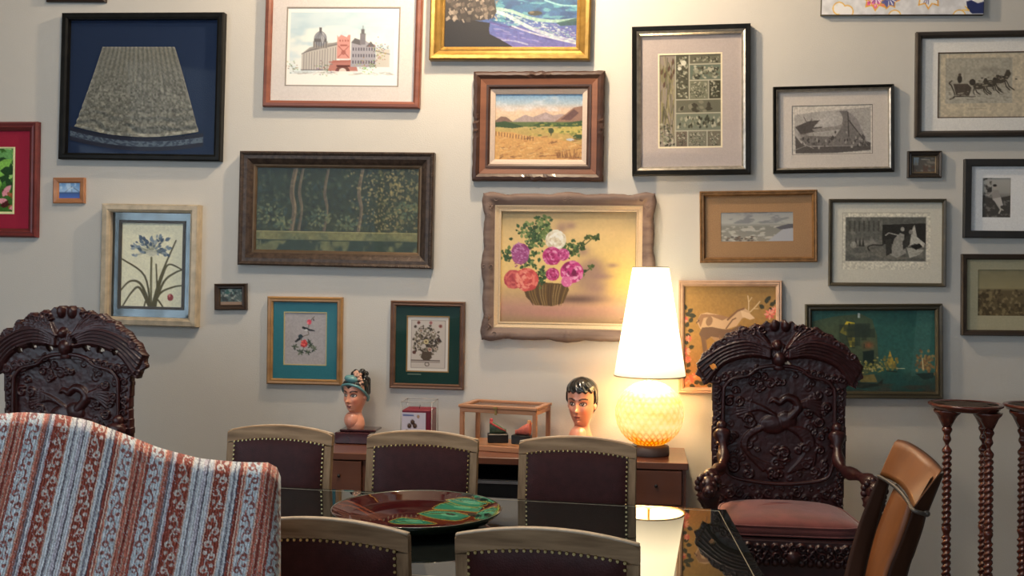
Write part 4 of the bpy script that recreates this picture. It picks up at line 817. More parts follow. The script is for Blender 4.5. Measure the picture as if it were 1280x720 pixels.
for xa, xb in ((SX0 + .032, xd1 + .018), (xd3 - .008, SX1 - .032)):
    d = MB().box(xa, xb, SBY0 + .004, SBY0 + .022, zb + .024, ZS - .042, .002).build('drawer', WALN, sb)
    MB().ball(((xa + xb) / 2, SBY0 - .004, (zb + ZS) / 2), .009).build('knob', DKIN, d)
for x in (SX0 + .06, SX1 - .10):
    for y in (SBY0 + .05, SBY1 - .08): MB().box(x, x + .04, y, y + .04, 0, zb).build('leg', WALN, sb)
# black player units on the open shelf
av = thing('media_player', 'black audio unit with a silver strip on the open sideboard shelf', 'audio player', ((xd1 + xd3) / 2, SBY0 + .2, zb + .02))
MB().box(xd1 + .10, xd3 - .08, SBY0 + .04, SBY1 - .04, zb + .0205, zb + .115, .003).build('casing', pmat('black_plastic', (.01, .01, .011), .25), av)
MB().box(xd1 + .10, xd3 - .08, SBY0 + .034, SBY0 + .0395, zb + .095, zb + .11).build('silver_strip', STEEL, av)
MB().box(xd1 + .14, xd1 + .40, SBY0 + .036, SBY0 + .0395, zb + .04, zb + .08).build('display_window', pmat('smoked_plastic', (.02, .02, .025), .1), av)

# ------------------------------------------------------------------ table lamp
lb = on_Z(812, 568, ZS); LY = lb.y; LY = min(max(LY, SBY0 + .12), YW - .23)
lc = on_Y(812, 500, LY); LX = lc.x; kk = (lc - CAM).dot(FW) / F     # metres per photograph pixel at the lamp
zt = on_Y(812, 334, LY).z; zr = on_Y(812, 470, LY).z; zg1 = on_Y(812, 476, LY).z; zg0 = on_Y(812, 558, LY).z
lamp = thing('table_lamp', 'tall table lamp with a glowing yellow globe base and cream conical shade', 'lamp', (LX, LY, ZS))
def emis(name, c, st, tex=None, e2=None):
    M = bpy.data.materials.new(name); M.use_nodes = True; nt = M.node_tree; b = nt.nodes['Principled BSDF']
    b.inputs['Base Color'].default_value = (*c, 1); b.inputs['Roughness'].default_value = .5
    b.inputs['Emission Color'].default_value = (*c, 1); b.inputs['Emission Strength'].default_value = st; return M, nt, b
SH, nt, b = emis('lit_cream_shade', (1.0, 0.80, 0.48), 2.0)
b.inputs['Base Color'].default_value = (.7, .62, .48, 1)
tc = nt.nodes.new('ShaderNodeTexCoord'); sp = nt.nodes.new('ShaderNodeSeparateXYZ'); nt.links.new(tc.outputs['Object'], sp.inputs[0])
mr = nt.nodes.new('ShaderNodeMapRange'); nt.links.new(sp.outputs[2], mr.inputs[0])
mr.inputs[1].default_value = zr - ZS; mr.inputs[2].default_value = zr + .35 * (zt - zr) - ZS; mr.inputs[3].default_value = .6; mr.inputs[4].default_value = 2.4; nt.links.new(mr.outputs[0], b.inputs['Emission Strength'])
R1 = 44.5 * kk; R0 = 22.5 * kk
mb = MB(); mb.lathe([(R1, zr), (R1 - .001, zr + .01), (R0, zt), (R0 - .002, zt), (R1 - .004, zr + .008), (R1 - .003, zr)], (LX, LY), 56, caps=False); sh = mb.build('lamp_shade', SH, lamp)
TRIM = pmat('shade_trim', (.45, .36, .22), .7)
mb = MB(); mb.lathe([(R1 + .0015, zr - .001), (R1 + .0015, zr + .006), (R1 - .004, zr + .006), (R1 - .004, zr - .001), (R1 + .0015, zr - .001)], (LX, LY), 56, caps=False); mb.build('shade_rim', TRIM, sh)
mb = MB(); mb.lathe([(R0 + .0015, zt - .003), (R0 + .0015, zt + .002), (R0 - .004, zt + .002), (R0 - .004, zt - .003), (R0 + .0015, zt - .003)], (LX, LY), 40, caps=False); mb.build('shade_rim', TRIM, sh)
BRS = pmat('aged_brass', (.42, .29, .10), .35, metal=.85, var=.3)
MB().lathe([(.006, zg1 - .01), (.006, zr + .16)], (LX, LY), 10).build('lamp_stem', BRS, lamp)
MB().lathe([(.022, zg1 - .008), (.024, zg1 - .002), (.012, zg1 + .006), (.006, zg1 + .012)], (LX, LY), 20).build('globe_cap', BRS, lamp)
bz = zr + .2
Bm, _, _ = emis('lit_bulb', (1, .82, .55), 12); mb = MB(); mb.ball((LX, LY, bz), .032, 14, 10, (1, 1, 1.25)); mb.build('bulb', Bm, lamp)
l2 = bpy.data.lights.new('lamp_bulb_light', 'POINT'); l2.energy = 30; l2.color = (1, .70, .38); l2.shadow_soft_size = .05
o2 = bpy.data.objects.new('lamp_bulb_light', l2); COL.objects.link(o2); o2.location = (LX, LY, bz + .07)
# pineapple-textured globe: quilted diamonds, amber towards the foot
GR = 42.5 * kk; gzc = (zg0 + zg1) / 2; GH = (zg1 - zg0) / 2
n, m_ = 110, 140; T = np.linspace(0.12, math.pi - .30, n)[:, None]; A = np.linspace(0, 2 * math.pi, m_, endpoint=False)[None, :]
k1 = np.abs(np.sin(A * 14 + T * 10)) ; k2 = np.abs(np.sin(A * 14 - T * 10)); q = np.minimum(k1, k2); rr = GR * (1 + .028 * (np.sqrt(q) - .6))
P = np.zeros((n, m_, 3)); P[..., 0] = LX + rr * np.sin(T) * np.cos(A); P[..., 1] = LY + rr * np.sin(T) * np.sin(A); P[..., 2] = gzc + GH * np.cos(T) * (1 + .02 * (q - .5))
low = np.clip((T - 1.95) / .55, 0, 1) + 0 * A
mot = noise2(n, m_, 16, 6, 3)
Cg = np.stack([np.ones_like(q) * 1.0, .68 - .50 * low * (1 - .6 * q) - .2 * (mot - .5) - .10 * (1 - q), .27 - .23 * low - .2 * (mot - .5) - .10 * (1 - q)], -1) * (1 - .78 * low * np.clip(1 - q * 2.2, 0, 1))[..., None]
GM = vmat('glowing_glass', .25, coat=.3); GM2 = GM; nt = GM.node_tree; bb_ = nt.nodes['Principled BSDF']; at = [x for x in nt.nodes if x.type == 'ATTRIBUTE'][0]
nt.links.new(at.outputs['Color'], bb_.inputs['Emission Color']); bb_.inputs['Emission Strength'].default_value = .62
gme = grid_mesh('globe', P, np.clip(Cg, 0, 1), close_u=True); link('globe', gme, GM, lamp)
MB().lathe([(24 * kk, ZS + .0005), (25 * kk, ZS + .004), (24.5 * kk, zg0 + .004), (18 * kk, zg0 + .012)], (LX, LY), 36).build('foot_ring', pmat('grey_brown_foot', (.13, .10, .085), .5), lamp)

# ------------------------------------------------------------------ chalkware heads
def head_geo(W, H, yaw, seed, male):
    """painted plaster head + neck + shoulder stub. local origin: centre of the neck base"""
    n, m_ = 150, 150; t = np.linspace(0, 1, n); A = np.linspace(-math.pi, math.pi, m_, endpoint=False)
    # profile keys (t from base to crown): half width, front depth, back depth, forward offset
    zk = [0, .04, .10, .20, .28, .33, .37, .42, .48, .56, .64, .72, .80, .88, .95, .985, 1.0]
    wk = [.62, .66, .68, .62, .48, .42, .42, .50, .62, .72, .78, .80, .80, .72, .50, .28, .02]
    fk = [.50, .54, .56, .48, .36, .34, .52, .74, .82, .84, .84, .86, .84, .72, .48, .26, .02]
    bk = [.50, .54, .56, .52, .44, .42, .44, .50, .62, .80, .94, 1.0, 1.0, .90, .62, .34, .02]
    w_, f_, b_ = (np.interp(t, zk, k) for k in (wk, fk, bk))
    ker = np.array([1, 2, 3, 2, 1]) / 9
    sm = lambda a: np.concatenate([a[:2], np.convolve(a, ker, 'valid'), a[-2:]])
    for _ in range(3): w_, f_, b_ = sm(w_), sm(f_), sm(b_)
    TT, AA = np.meshgrid(t, A, indexing='ij'); ww = w_[:, None] * np.ones_like(AA); dep = np.where(np.cos(AA) > 0, f_[:, None], b_[:, None])
    X = ww * np.sin(AA) * W / 2; Yd = -dep * np.cos(AA) * W / 2
    U = np.sin(AA) * (np.cos(AA) > 0); g = lambda cu, ct, su, st: np.exp(-((U - cu) / su) ** 2 - ((TT - ct) / st) ** 2) * (np.cos(AA) > 0)
    d = np.zeros_like(X)
    d += .26 * g(0, .545, .15, .030) + .17 * g(0, .60, .10, .05) + .07 * g(0, .53, .26, .018)         # nose
    d -= .10 * (g(.42, .635, .24, .032) + g(-.42, .635, .24, .032)); d += .06 * (g(.42, .635, .15, .018) + g(-.42, .635, .15, .018))
    d += .07 * (g(.42, .69, .3, .02) + g(-.42, .69, .3, .02)) + .09 * (g(.6, .56, .2, .05) + g(-.6, .56, .2, .05))
    d += .12 * g(0, .475, .26, .014) + .12 * g(0, .448, .22, .013) - .06 * g(0, .461, .3, .007) - .05 * g(0, .425, .3, .012) + .14 * g(0, .395, .28, .024)
    Yd -= d * W / 2
    wz = [0, .40, .82, 1.0] if male else [0, .37, .85, 1.0]
    Z = np.interp(TT, [0, .395, .78, 1.0], wz) * H; head_geo.wz = wz
    skin = np.array((200, 138, 112)) / 255; C = np.ones(X.shape + (3,)) * skin
    def paint(mask, col, al=1.0):
        nonlocal C
        C = C + (np.array(col) / 255 - C) * (np.clip(mask, 0, 1) * al)[..., None]
    fr_ = (np.cos(AA) > 0)
    paint(g(.62, .53, .25, .05) + g(-.62, .53, .25, .05), (205, 110, 90), .5)
    lipw = .27; lip = ((np.abs(U) < lipw) & fr_)
    paint(lip & (np.abs(TT - (.462 + .0)) < .024 * (1 - (U / lipw) ** 2) ** .5 + 0), (128, 52, 46) if not male else (165, 90, 78))
    paint(lip & (np.abs(TT - .462) < .003), (70, 24, 24))
    for sx in (-1, 1):
        e = ((U - sx * .42) / .21) ** 2 + ((TT - .635) / .020) ** 2
        paint((e < 1.6) & fr_, (50, 28, 24)); paint((e < .8) & fr_, (225, 212, 200)); i_ = ((U - sx * .42 + .03) / .115) ** 2 + ((TT - .637) / .020) ** 2; paint((i_ < 1) & (e < 1) & fr_, (48, 28, 20)); paint((((U - sx * .42 + .06) / .025) ** 2 + ((TT - .642) / .005) ** 2 < 1) & fr_, (255, 255, 255))
        bt = .688 + .018 * np.cos((U - sx * .48) * 5.0) ; paint((np.abs(TT - bt) < .011) & (np.abs(U - sx * .44) < .29) & fr_, (48, 30, 26))
        paint(g(sx * .42, .66, .2, .012), (130, 80, 70), .5)
        paint((((U - sx * .10) / .05) ** 2 + ((TT - .527) / .006) ** 2 < 1) & fr_, (120, 66, 56))
    R = Matrix.Rotation(yaw, 3, 'Z'); P = np.stack([X, Yd, Z], -1) @ np.array(R).T
    return P, C, (w_, f_, b_, t, R)
def bust(name, label, base, W, H, yaw, male, gainc=1.0):
    th = thing(name, label, 'bust', tuple(base)); P, C, prof = head_geo(W, H, yaw, 1, male)
    lighten = lin(C) * gainc
    m1 = vmat('painted_plaster', .28, coat=.35, spec=.5)
    # P rows run base->crown; drop nothing, close around
    h = link('head', grid_mesh('head', P, np.clip(lighten, 0, .9), close_u=True), m1, th, rel=True)
    w_, f_, b_, t, R = prof
    def surf(a, tt, off=0.0):
        w0, f0, b0 = (np.interp(tt, t, k) for k in (w_, f_, b_)); dp = f0 if math.cos(a) > 0 else b0
        v = Vector(((w0 + off) * math.sin(a) * W / 2, -(dp + off) * math.cos(a) * W / 2, float(np.interp(tt, [0, .395, .78, 1.0], head_geo.wz)) * H)); return R @ v
    # shoulder stub turned to the front of the neck
    mb = MB(); mb.ball((0, 0, 0), 1, 20, 14, (W * .27, W * .25, H * .17)); mb.xf(Matrix.Translation(R @ Vector((-W * .05, -W * .14, H * .175))))
    o = mb.build('shoulder', pmat('plaster_skin', tuple(c * gainc for c in S(206, 142, 118)), .3, var=.05, coat=.3), th, rel=True)
    for sx in (-1, 1):
        p = surf(sx * 1.62, .60, .0); mb = MB(); mb.ball((0, 0, 0), 1, 12, 8, (W * .05, W * .10, H * .052)); mb.xf(Matrix.Translation(p) @ R.to_4x4()); mb.build('ear', pmat('plaster_skin', S(206, 142, 118), .3), th, rel=True)
    HB = pmat('black_hair_glaze', (.014, .014, .014), .22, var=.3, coat=.5)
    # hair: a cap shell with carved locks
    n, m_ = 60, 150; rows = []
    for j in range(m_):
        a = -math.pi + 2 * math.pi * j / m_
        ca = math.cos(a)
        if male: low = .80 - .035 * abs(math.sin(a * 7 + .6)) if ca > .25 else (.62 if ca > -.1 else .50 - .0 * ca)
        else: low = (.765 + .035 * abs(math.sin(a)) - .03 * math.exp(-(a / .16) ** 2)) if ca > .1 else .60
        rows.append(low)
    lows = np.array(rows); k_ = np.ones(5) / 5
    lows = np.convolve(np.concatenate([lows[-2:], lows, lows[:2]]), k_, 'valid') if not male else np.convolve(np.concatenate([lows[-1:], lows, lows[:1]]), np.ones(3) / 3, 'valid')
    P2 = np.zeros((n, m_, 3))
    for j in range(m_):
        a = -math.pi + 2 * math.pi * j / m_
        for i in range(n):
            s_ = i / (n - 1); tt = lows[j] + (1.0 - lows[j]) * s_
            th_ = .10 * min(1, s_ * 8) * (1 if s_ < .93 else 1) + .035 * math.sin(a * (13 if male else 22) + s_ * (9 if male else 4)) * min(1, s_ * 5) * (1 - s_) + (.0 if s_ > 0 else -.05)
            v = surf(a, tt, th_); v.z += .035 * H * s_ ** 2; P2[i, j] = v
    link('hair', grid_mesh('hair', P2, close_u=True), HB, th, rel=True)
    return th, surf, R, HB
def base_at(px, py, Z=ZS): return on_Z(px, py, Z)
k_f = 0.00443
bp = base_at(446, 548); bp = on_Y(445, 545, YW - .13)
# plinth under the woman
PLM = pmat('oxblood_plinth', (.05, .012, .016), .18, var=.3, coat=.6)
pth = thing('plinth', 'dark oxblood block under the turbaned woman bust', 'plinth', (bp.x, bp.y, ZS))
w_ = 44 * k_f; ZP = on_Y(445, 541, bp.y - .09).z; MB().box(bp.x - w_ / 2, bp.x + w_ / 2, bp.y - .09, bp.y + .05, ZS + .0005, ZP, .006).build('block', PLM, pth)
MB().box(bp.x - w_ / 2 + .02, bp.x + w_ / 2 + .03, bp.y - .06, bp.y + .08, ZP + .0003, ZP + .012, .004).build('rear_step', PLM, pth)
zb_ = ZP + .0125; Hh = on_Y(449, 470, bp.y).z - zb_
th, surf, R, HB = bust('woman_bust', 'painted plaster bust of a woman wearing a teal turban', (bp.x, bp.y - .012, zb_), 30 * k_f * 1.22, Hh * .97, math.radians(-20), False, 1.35)
TEAL = pmat('teal_glaze', (.12, .30, .32), .25, var=.15, coat=.4)
W = 30 * k_f * 1.22
# turban roll around the hairline, knot, curls, berries
pts = [surf(a, .845 - .30 * min(1, abs(a) / 2.0) ** 1.6 + (.1 * max(0, abs(a) - 2.0)), .11) for a in np.linspace(-2.9, 2.9, 40)]
mb = MB(); mb.tube(smooth_path(pts, 2), .0075, 8); mb.build('turban_band', TEAL, th, rel=True)
mb = MB(); mb.ball((0, 0, 0), 1, 18, 12, (.040, .028, .022)); mb.xf(Matrix.Translation(Vector((-.012, -.050, Hh * .96))) @ Matrix.Rotation(math.radians(12), 4, 'Y')); mb.build('turban_knot', TEAL, th, rel=True)
rg = random.Random(6); mb = MB()
for i in range(26):
    a = rg.uniform(0, 6.28); q = rg.uniform(.2, 1); mb.ball((.018 + .046 * q * math.cos(a), .004 + .042 * q * math.sin(a), Hh * .93 + rg.uniform(-.02, .045)), rg.uniform(.014, .021), 10, 7)
for z in np.linspace(.70, .92, 6): mb.ball((.058, .02, Hh * z), .022, 10, 7)
o = mb.build('curls', HB, th, rel=True); o['kind'] = 'stuff'
PK = pmat('peach_berry_glaze', (.62, .36, .26), .25, var=.15, coat=.4)
pos = [(.012, -.05, 1.03), (.026, -.048, 1.02), (.006, -.04, 1.07), (.022, -.045, 1.06), (.034, -.038, .99), (.040, -.04, .94), (.030, -.05, .96), (.044, -.04, .89), (.036, -.05, .87), (.014, -.035, 1.09), (.034, -.035, 1.04), (.040, -.045, .83)]
for x, y, z in pos: mb = MB(); mb.ball((x, y, Hh * z), .0105, 10, 8); mb.build('berry', PK, th, rel=True)
# the man
bq = on_Y(727, 540, YW - .16); Hm = on_Y(727, 470, bq.y).z - ZS
bust('man_bust', 'painted plaster bust of a young man with short black hair', (bq.x, bq.y, ZS + .0005), 37 * k_f * 1.16, Hm * .955, math.radians(-16), True, 1.25)

# ------------------------------------------------------------------ candle jar
cb = base_at(524, 562); cy0 = max(cb.y, SBY0 + .12); cj = thing('candle_jar', 'clear square glass jar of dark red candle wax with a white label', 'candle', (cb.x, cy0, ZS))
kc = (Vector((cb.x, cy0, ZS)) - CAM).dot(FW) / F; hw = 19.5 * kc; zt_ = on_Y(523, 503, cy0 - hw).z; zw = on_Y(523, 513, cy0 - hw).z
GL = glassmat()
mb = MB()
mb.rings([[(cb.x + u * hw, cy0 + v * hw, z) for u, v in ((-1, -1), (1, -1), (1, 1), (-1, 1))] for z in (ZS + .001, zt_)], caps=False, smooth=False)
o = mb.build('glass_jar', GL, cj)
mb = MB(); q_ = [(cb.x + u * hw, cy0 + v * hw, zt_) for u, v in ((-1, -1), (1, -1), (1, 1), (-1, 1))]
for a_, b_ in zip(q_, q_[1:] + q_[:1]): mb.tube([a_, b_], .0022, 6)
for a_ in q_: mb.tube([a_, (a_[0], a_[1], ZS + .002)], .0022, 6)
mb.build('thick_glass_edge', pmat('thick_glass', (.42, .40, .38), .15), o)
MB().box(cb.x - hw + .006, cb.x + hw - .006, cy0 - hw + .006, cy0 + hw - .006, ZS + .008, zw, .004).build('wax', pmat('dark_red_wax', (.22, .012, .03), .4, var=.1), cj)
MB().tube([(cb.x, cy0, zw), (cb.x + .004, cy0, zw + .02)], .0015, 6).build('wick', DKIN, cj)
cv = Cv(505, 517, 536, 546, (225, 215, 225)); cv.line([(507, 519.5), (520, 519.8)], 1.2, (70, 90, 150)).ell(526, 520.5, 1.6, 1.3, (160, 110, 80)).ell(526, 520.5, .8, .7, (220, 190, 150))
for x, y in ((515, 528), (519, 525), (522, 528), (512, 533), (518, 534), (525, 534), (509, 534)): cv.ell(x, y, 2.6, 2, (70, 48, 38)).ell(x, y - .6, 1.2, .7, (130, 100, 80))
a_ = cv.out(.85); hh, ww = a_.shape[:2]; P = np.zeros((hh, ww, 3)); xs = np.linspace(-hw * .92, hw * .62, ww); zs = np.linspace(zw - .012, ZS + .02, hh)
P[..., 0] = cb.x + xs[None, :]; P[..., 1] = cy0 - hw - .0012; P[..., 2] = zs[:, None]; link('paper_label', grid_mesh('paper_label', P, a_), artmat, cj)

# ------------------------------------------------------------------ display case with two little shoes
dc0 = on_Z(574, 562, ZS); dy = math.radians(12)
A0 = Vector((dc0.x, max(dc0.y, SBY0 + .03), ZS)); k_ = (A0 - CAM).dot(FW) / F
CW = 100 * k_ / math.cos(dy) * .985; CD = .26; CH = on_Y(574, 508, A0.y).z - ZS
case = thing('display_case', 'small orange-wood display case with glass panes and a latched lid', 'display case', tuple(A0))
PINE = wood('orange_pine', (.50, .22, .10), (.62, .30, .15), .35, .2)
RM = Matrix.Rotation(-dy, 4, 'Z')
def cpart(name, mb, mat, par=None):
    o = mb.build(name, mat, par or case, rel=True)
    o.data.transform(RM); return o
t_ = .022
for x, y in ((0, 0), (CW - t_, 0), (0, CD - t_), (CW - t_, CD - t_)): cpart('post', MB().box(x, x + t_, y, y + t_, .03, CH - .028, .002), PINE)
cpart('base_board', MB().box(0, CW, 0, CD, .0005, .03, .003), PINE)
for y in (0, CD - t_): cpart('rail', MB().box(0, CW, y, y + t_, CH - .028, CH - .006, .002), PINE)
for x in (0, CW - t_): cpart('rail', MB().box(x, x + t_, t_, CD - t_, CH - .028, CH - .006, .002), PINE)
mb = MB(); o_ = -.006; wd = .030
mb.box(o_, CW - o_, o_, o_ + wd, CH - .004, CH + .012, .003); mb.box(o_, CW - o_, CD - o_ - wd, CD - o_, CH - .004, CH + .012, .003); mb.box(o_, o_ + wd, o_ + wd, CD - o_ - wd, CH - .004, CH + .012, .003); mb.box(CW - o_ - wd, CW - o_, o_ + wd, CD - o_ - wd, CH - .004, CH + .012, .003)
lid = cpart('lid', mb, PINE)
cpart('lid_glass', MB().add([(wd + o_, wd + o_, CH + .004), (CW - o_ - wd, wd + o_, CH + .004), (CW - o_ - wd, CD - o_ - wd, CH + .004), (wd + o_, CD - o_ - wd, CH + .004)], [(0, 1, 2, 3)]), GL, lid)
for y in (.010, CD - .012): cpart('side_glass', MB().add([(t_, y, .03), (CW - t_, y, .03), (CW - t_, y, CH - .03), (t_, y, CH - .03)], [(0, 1, 2, 3)]), GL)
for x in (.010, CW - .012): cpart('side_glass', MB().add([(x, t_, .03), (x, CD - t_, .03), (x, CD - t_, CH - .03), (x, t_, CH - .03)], [(0, 1, 2, 3)]), GL)
mb = MB(); mb.box(CW * .465, CW * .495, -.006, -.0005, CH - .035, CH - .010, .001); mb.box(CW * .455, CW * .505, -.012, -.0065, CH - .004, CH + .008, .001); cpart('latch', mb, BRS)
def shoe(name, label, cx, cy, c1, c2, yaw):
    w0 = A0 + (RM @ Vector((cx, cy, .0305))); t = thing(name, label, 'ornament', tuple(w0)); t.rotation_euler = (0, 0, yaw)
    MB().box(-.055, .055, -.032, .032, .0, .048, .004).build('stand', pmat('black_stand', (.012, .012, .012), .4), t, rel=True)
    mb = MB(); rs = []
    for i in range(14):
        s_ = i / 13; x = -.045 + .09 * s_; hw_ = .024 * math.sin(math.pi * min(1, s_ * .9 + .12)) ** .7 + .003; ht = .062 * (1 - s_) ** .8 + .012 + .012 * (s_ > .85) * (s_ - .85) * 6
        rs.append([(x, hw_ * math.cos(a), .0485 + ht * (.5 + .5 * math.sin(a))) for a in np.linspace(0, 2 * math.pi, 14, endpoint=False)])
    mb.rings(rs); mb.build('shoe_body', pmat('silk_%d' % int(c1[0] * 999), c1, .6, var=.35, scale=60, bump=.3), t, rel=True)
    mb = MB(); mb.tube([(-.045 + .085 * s_, -.024 * math.sin(math.pi * min(1, s_ * .9 + .12)) ** .7 - .002, .06 + .05 * (1 - s_)) for s_ in np.linspace(0, 1, 10)], .005, 8); mb.build('trim_ribbon', pmat('trim_%d' % int(c2[1] * 999), c2, .6, var=.3, scale=60), t, rel=True)
    mb = MB(); mb.box(-.044, -.028, -.012, .012, .10, .128, .003); mb.build('heel_tab', pmat('trim_%d' % int(c2[1] * 999), c2, .6), t, rel=True)
shoe('embroidered_shoe', 'tiny green embroidered shoe with a pink edge on a black stand', CW * .40, CD * .5, S(92, 118, 92), S(205, 80, 84), 0.2)
shoe('embroidered_shoe', 'tiny pink and peach embroidered shoe on a black stand', CW * .73, CD * .5, S(205, 112, 96), S(226, 170, 120), math.pi - .3)

# ------------------------------------------------------------------ glass dining table
ZT = 0.74
e0 = on_Z(350, 608, ZT); e1 = on_Z(908, 637, ZT); e2 = on_Z(957, 722, ZT)
dirf = (e1 - e0).normalized(); FL = e1 - dirf * 2.62; dirs = (e2 - e1).normalized(); NR = e1 + dirs * 1.12; NL = FL + Vector((0, -1, 0)) * 1.15
poly = [FL, e1, NR, NL]; cen = sum(poly, Vector()) / 4
tb = thing('dining_table', 'dark glass-topped dining table between the two rows of leather chairs', 'table', (cen.x, cen.y, 0))
def inset(poly, d):
    n = len(poly); out = []
    for i in range(n):
        a, b, c = poly[i - 1], poly[i], poly[(i + 1) % n]; u = (b - a).normalized(); v = (c - b).normalized(); nu = Vector((u.y, -u.x, 0)); nv = Vector((v.y, -v.x, 0)); bis = (nu + nv).normalized(); out.append(b + bis * d / max(.2, bis.dot(nu)))
    return out
if inset(poly, .01)[0].x < poly[0].x: sg = -1
else: sg = 1
R_ = lambda d, z: [(p.x, p.y, z) for p in inset(poly, d * sg)]
TG = pmat('black_glass_top', (.010, .012, .011), .015, var=.1, ior=1.62)
mb = MB(); mb.rings([R_(0.004, ZT - .012), R_(0, ZT - .009), R_(0, ZT - .003), R_(.002, ZT)], smooth=False); mb.build('glass_top', TG, tb)
mb = MB(); mb.rings([R_(.030, ZT + .0002), R_(.030, ZT + .0006), R_(.0325, ZT + .0006), R_(.0325, ZT + .0002)], caps=False, smooth=False); mb.build('inlay_line', pmat('pale_brass_line', (.55, .5, .36), .3, metal=.6), tb)
TW = wood('dark_table_wood', (.02, .014, .010), (.035, .024, .017), .4)
mb = MB(); mb.rings([R_(.05, ZT - .085), R_(.05, ZT - .0125)], smooth=False); mb.build('apron', TW, tb)
for p in inset(poly, .13 * sg): MB().box(p.x - .035, p.x + .035, p.y - .035, p.y + .035, 0, ZT - .086, .004).build('leg', TW, tb)

# ------------------------------------------------------------------ glazed charger plate
pc = on_Z(521, 635, ZT + .055); PR = 106 * (pc - CAM).dot(FW) / F
pt = thing('charger_plate', 'large oxblood glazed charger with green leaf shapes on the glass table', 'plate', (pc.x, pc.y, ZT))
cv = Cv(410, 606, 632, 662, (56, 14, 18), k=4)
def strk(pts, w_, c, al=1): cv.curve(pts, w_, c, al)
for i, (a, b_, c) in enumerate((((418, 640), (440, 632), (470, 648)), ((420, 635), (436, 626), (476, 644)), ((424, 630), (446, 634), (480, 650)))): strk([a, b_, c], 1.6, (120, 66, 44), .9)
cv.poly([(414, 636), (430, 622), (470, 650), (500, 655), (450, 656)], (84, 46, 36), .6); cv.ell(490, 645, 32, 5, (100, 60, 52), .5, 0, 1)
GRN, DG, YL = (44, 118, 92), (20, 40, 34), (150, 140, 62)
cv.poly([(540, 636), (560, 630), (600, 640), (628, 626), (630, 650), (600, 655), (540, 656), (520, 648)], (120, 60, 24), .6)
for pts in ([(552, 630), (570, 627), (606, 634), (600, 640), (575, 638), (544, 636)], [(524, 642), (545, 638), (572, 640), (590, 645), (574, 651), (545, 648)], [(560, 625), (585, 622), (612, 629), (598, 634), (575, 631)], [(488, 652), (505, 647), (530, 650), (548, 655), (500, 655)], [(590, 617), (612, 620), (622, 628), (600, 626)], [(600, 640), (618, 634), (627, 636), (612, 650), (596, 648)]):
    cv.poly(pts, GRN); cv.curve(pts + [pts[0]], .8, YL, .9)
    for q_ in range(4): cv.curve([(pts[0][0] + q_ * 3, pts[0][1] - q_ * .6 + 1), ((pts[0][0] + pts[2][0]) / 2, (pts[0][1] + pts[2][1]) / 2 + q_ * 1.2 - 2), (pts[2][0] - q_ * 2, pts[2][1] + q_ * .5)], .7, [(24, 62, 50), (90, 170, 130), (20, 50, 44), (130, 150, 80)][q_], .8)
    cx = sum(p[0] for p in pts) / len(pts); cy = sum(p[1] for p in pts) / len(pts); cv.ell(cx + 6, cy, 11, 1.7, (110, 180, 145), .5, .1)
for (x, y, rx, ry) in ((596, 644, 9, 2), (604, 624, 9, 2), (588, 619, 8, 1.6), (612, 644, 5, 2.5), (566, 643, 6, 1)): cv.ell(x, y, rx, ry, DG, .95, .12)
for i in range(5): strk([(592 + i * 5, 656 - i), (612 + i * 3, 650 - i * 2), (626, 640 - i * 4)], 1, (60, 130, 60) if i % 2 else YL)
a_ = cv.out(.9); hh, ww = a_.shape[:2]
nr, na = 90, 330; prof = [(0, .010), (.4, .014), (.6, .020), (.8, .032), (.94, .049), (1.0, .0565)]
P = np.zeros((nr, na, 3)); Cc = np.zeros((nr, na, 3))
for i in range(nr):
    s_ = i / (nr - 1); z = np.interp(s_, [p[0] for p in prof], [p[1] for p in prof])
    for j in range(na):
        an = 2 * math.pi * j / na; x, y = pc.x + PR * s_ * math.cos(an), pc.y + PR * s_ * math.sin(an); P[i, j] = (x, y, ZT + z)
        d = Vector((x, y, ZT + z)) - CAM; q = d.dot(FW); px = 640 + F * (d.dot(RV) / q); py = 348 - F * d.z / q + ROLL * (px - 640)
        Cc[i, j] = a_[min(hh - 1, max(0, int((py - 606) / 56 * hh))), min(ww - 1, max(0, int((px - 410) / 222 * ww)))]
PLT = vmat('plate_glaze', .04, spec=.16)
o = link('plate_face', grid_mesh('plate_face', P, Cc, close_u=True), PLT, pt)
mb = MB(); mb.lathe([(PR * .36, ZT + .0005), (PR * .42, ZT + .0005), (PR * .42, ZT + .007), (PR * .74, ZT + .009), (PR * .9, ZT + .026), (PR * .985, ZT + .047), (PR * 1.006, ZT + .056), (PR * 1.0, ZT + .058), (PR * .99, ZT + .0555)], (pc.x, pc.y), 80, caps=False)
mb.build('plate_underside', pmat('dark_green_glaze', (.02, .035, .02), .12, coat=1, var=.5, scale=12), pt)
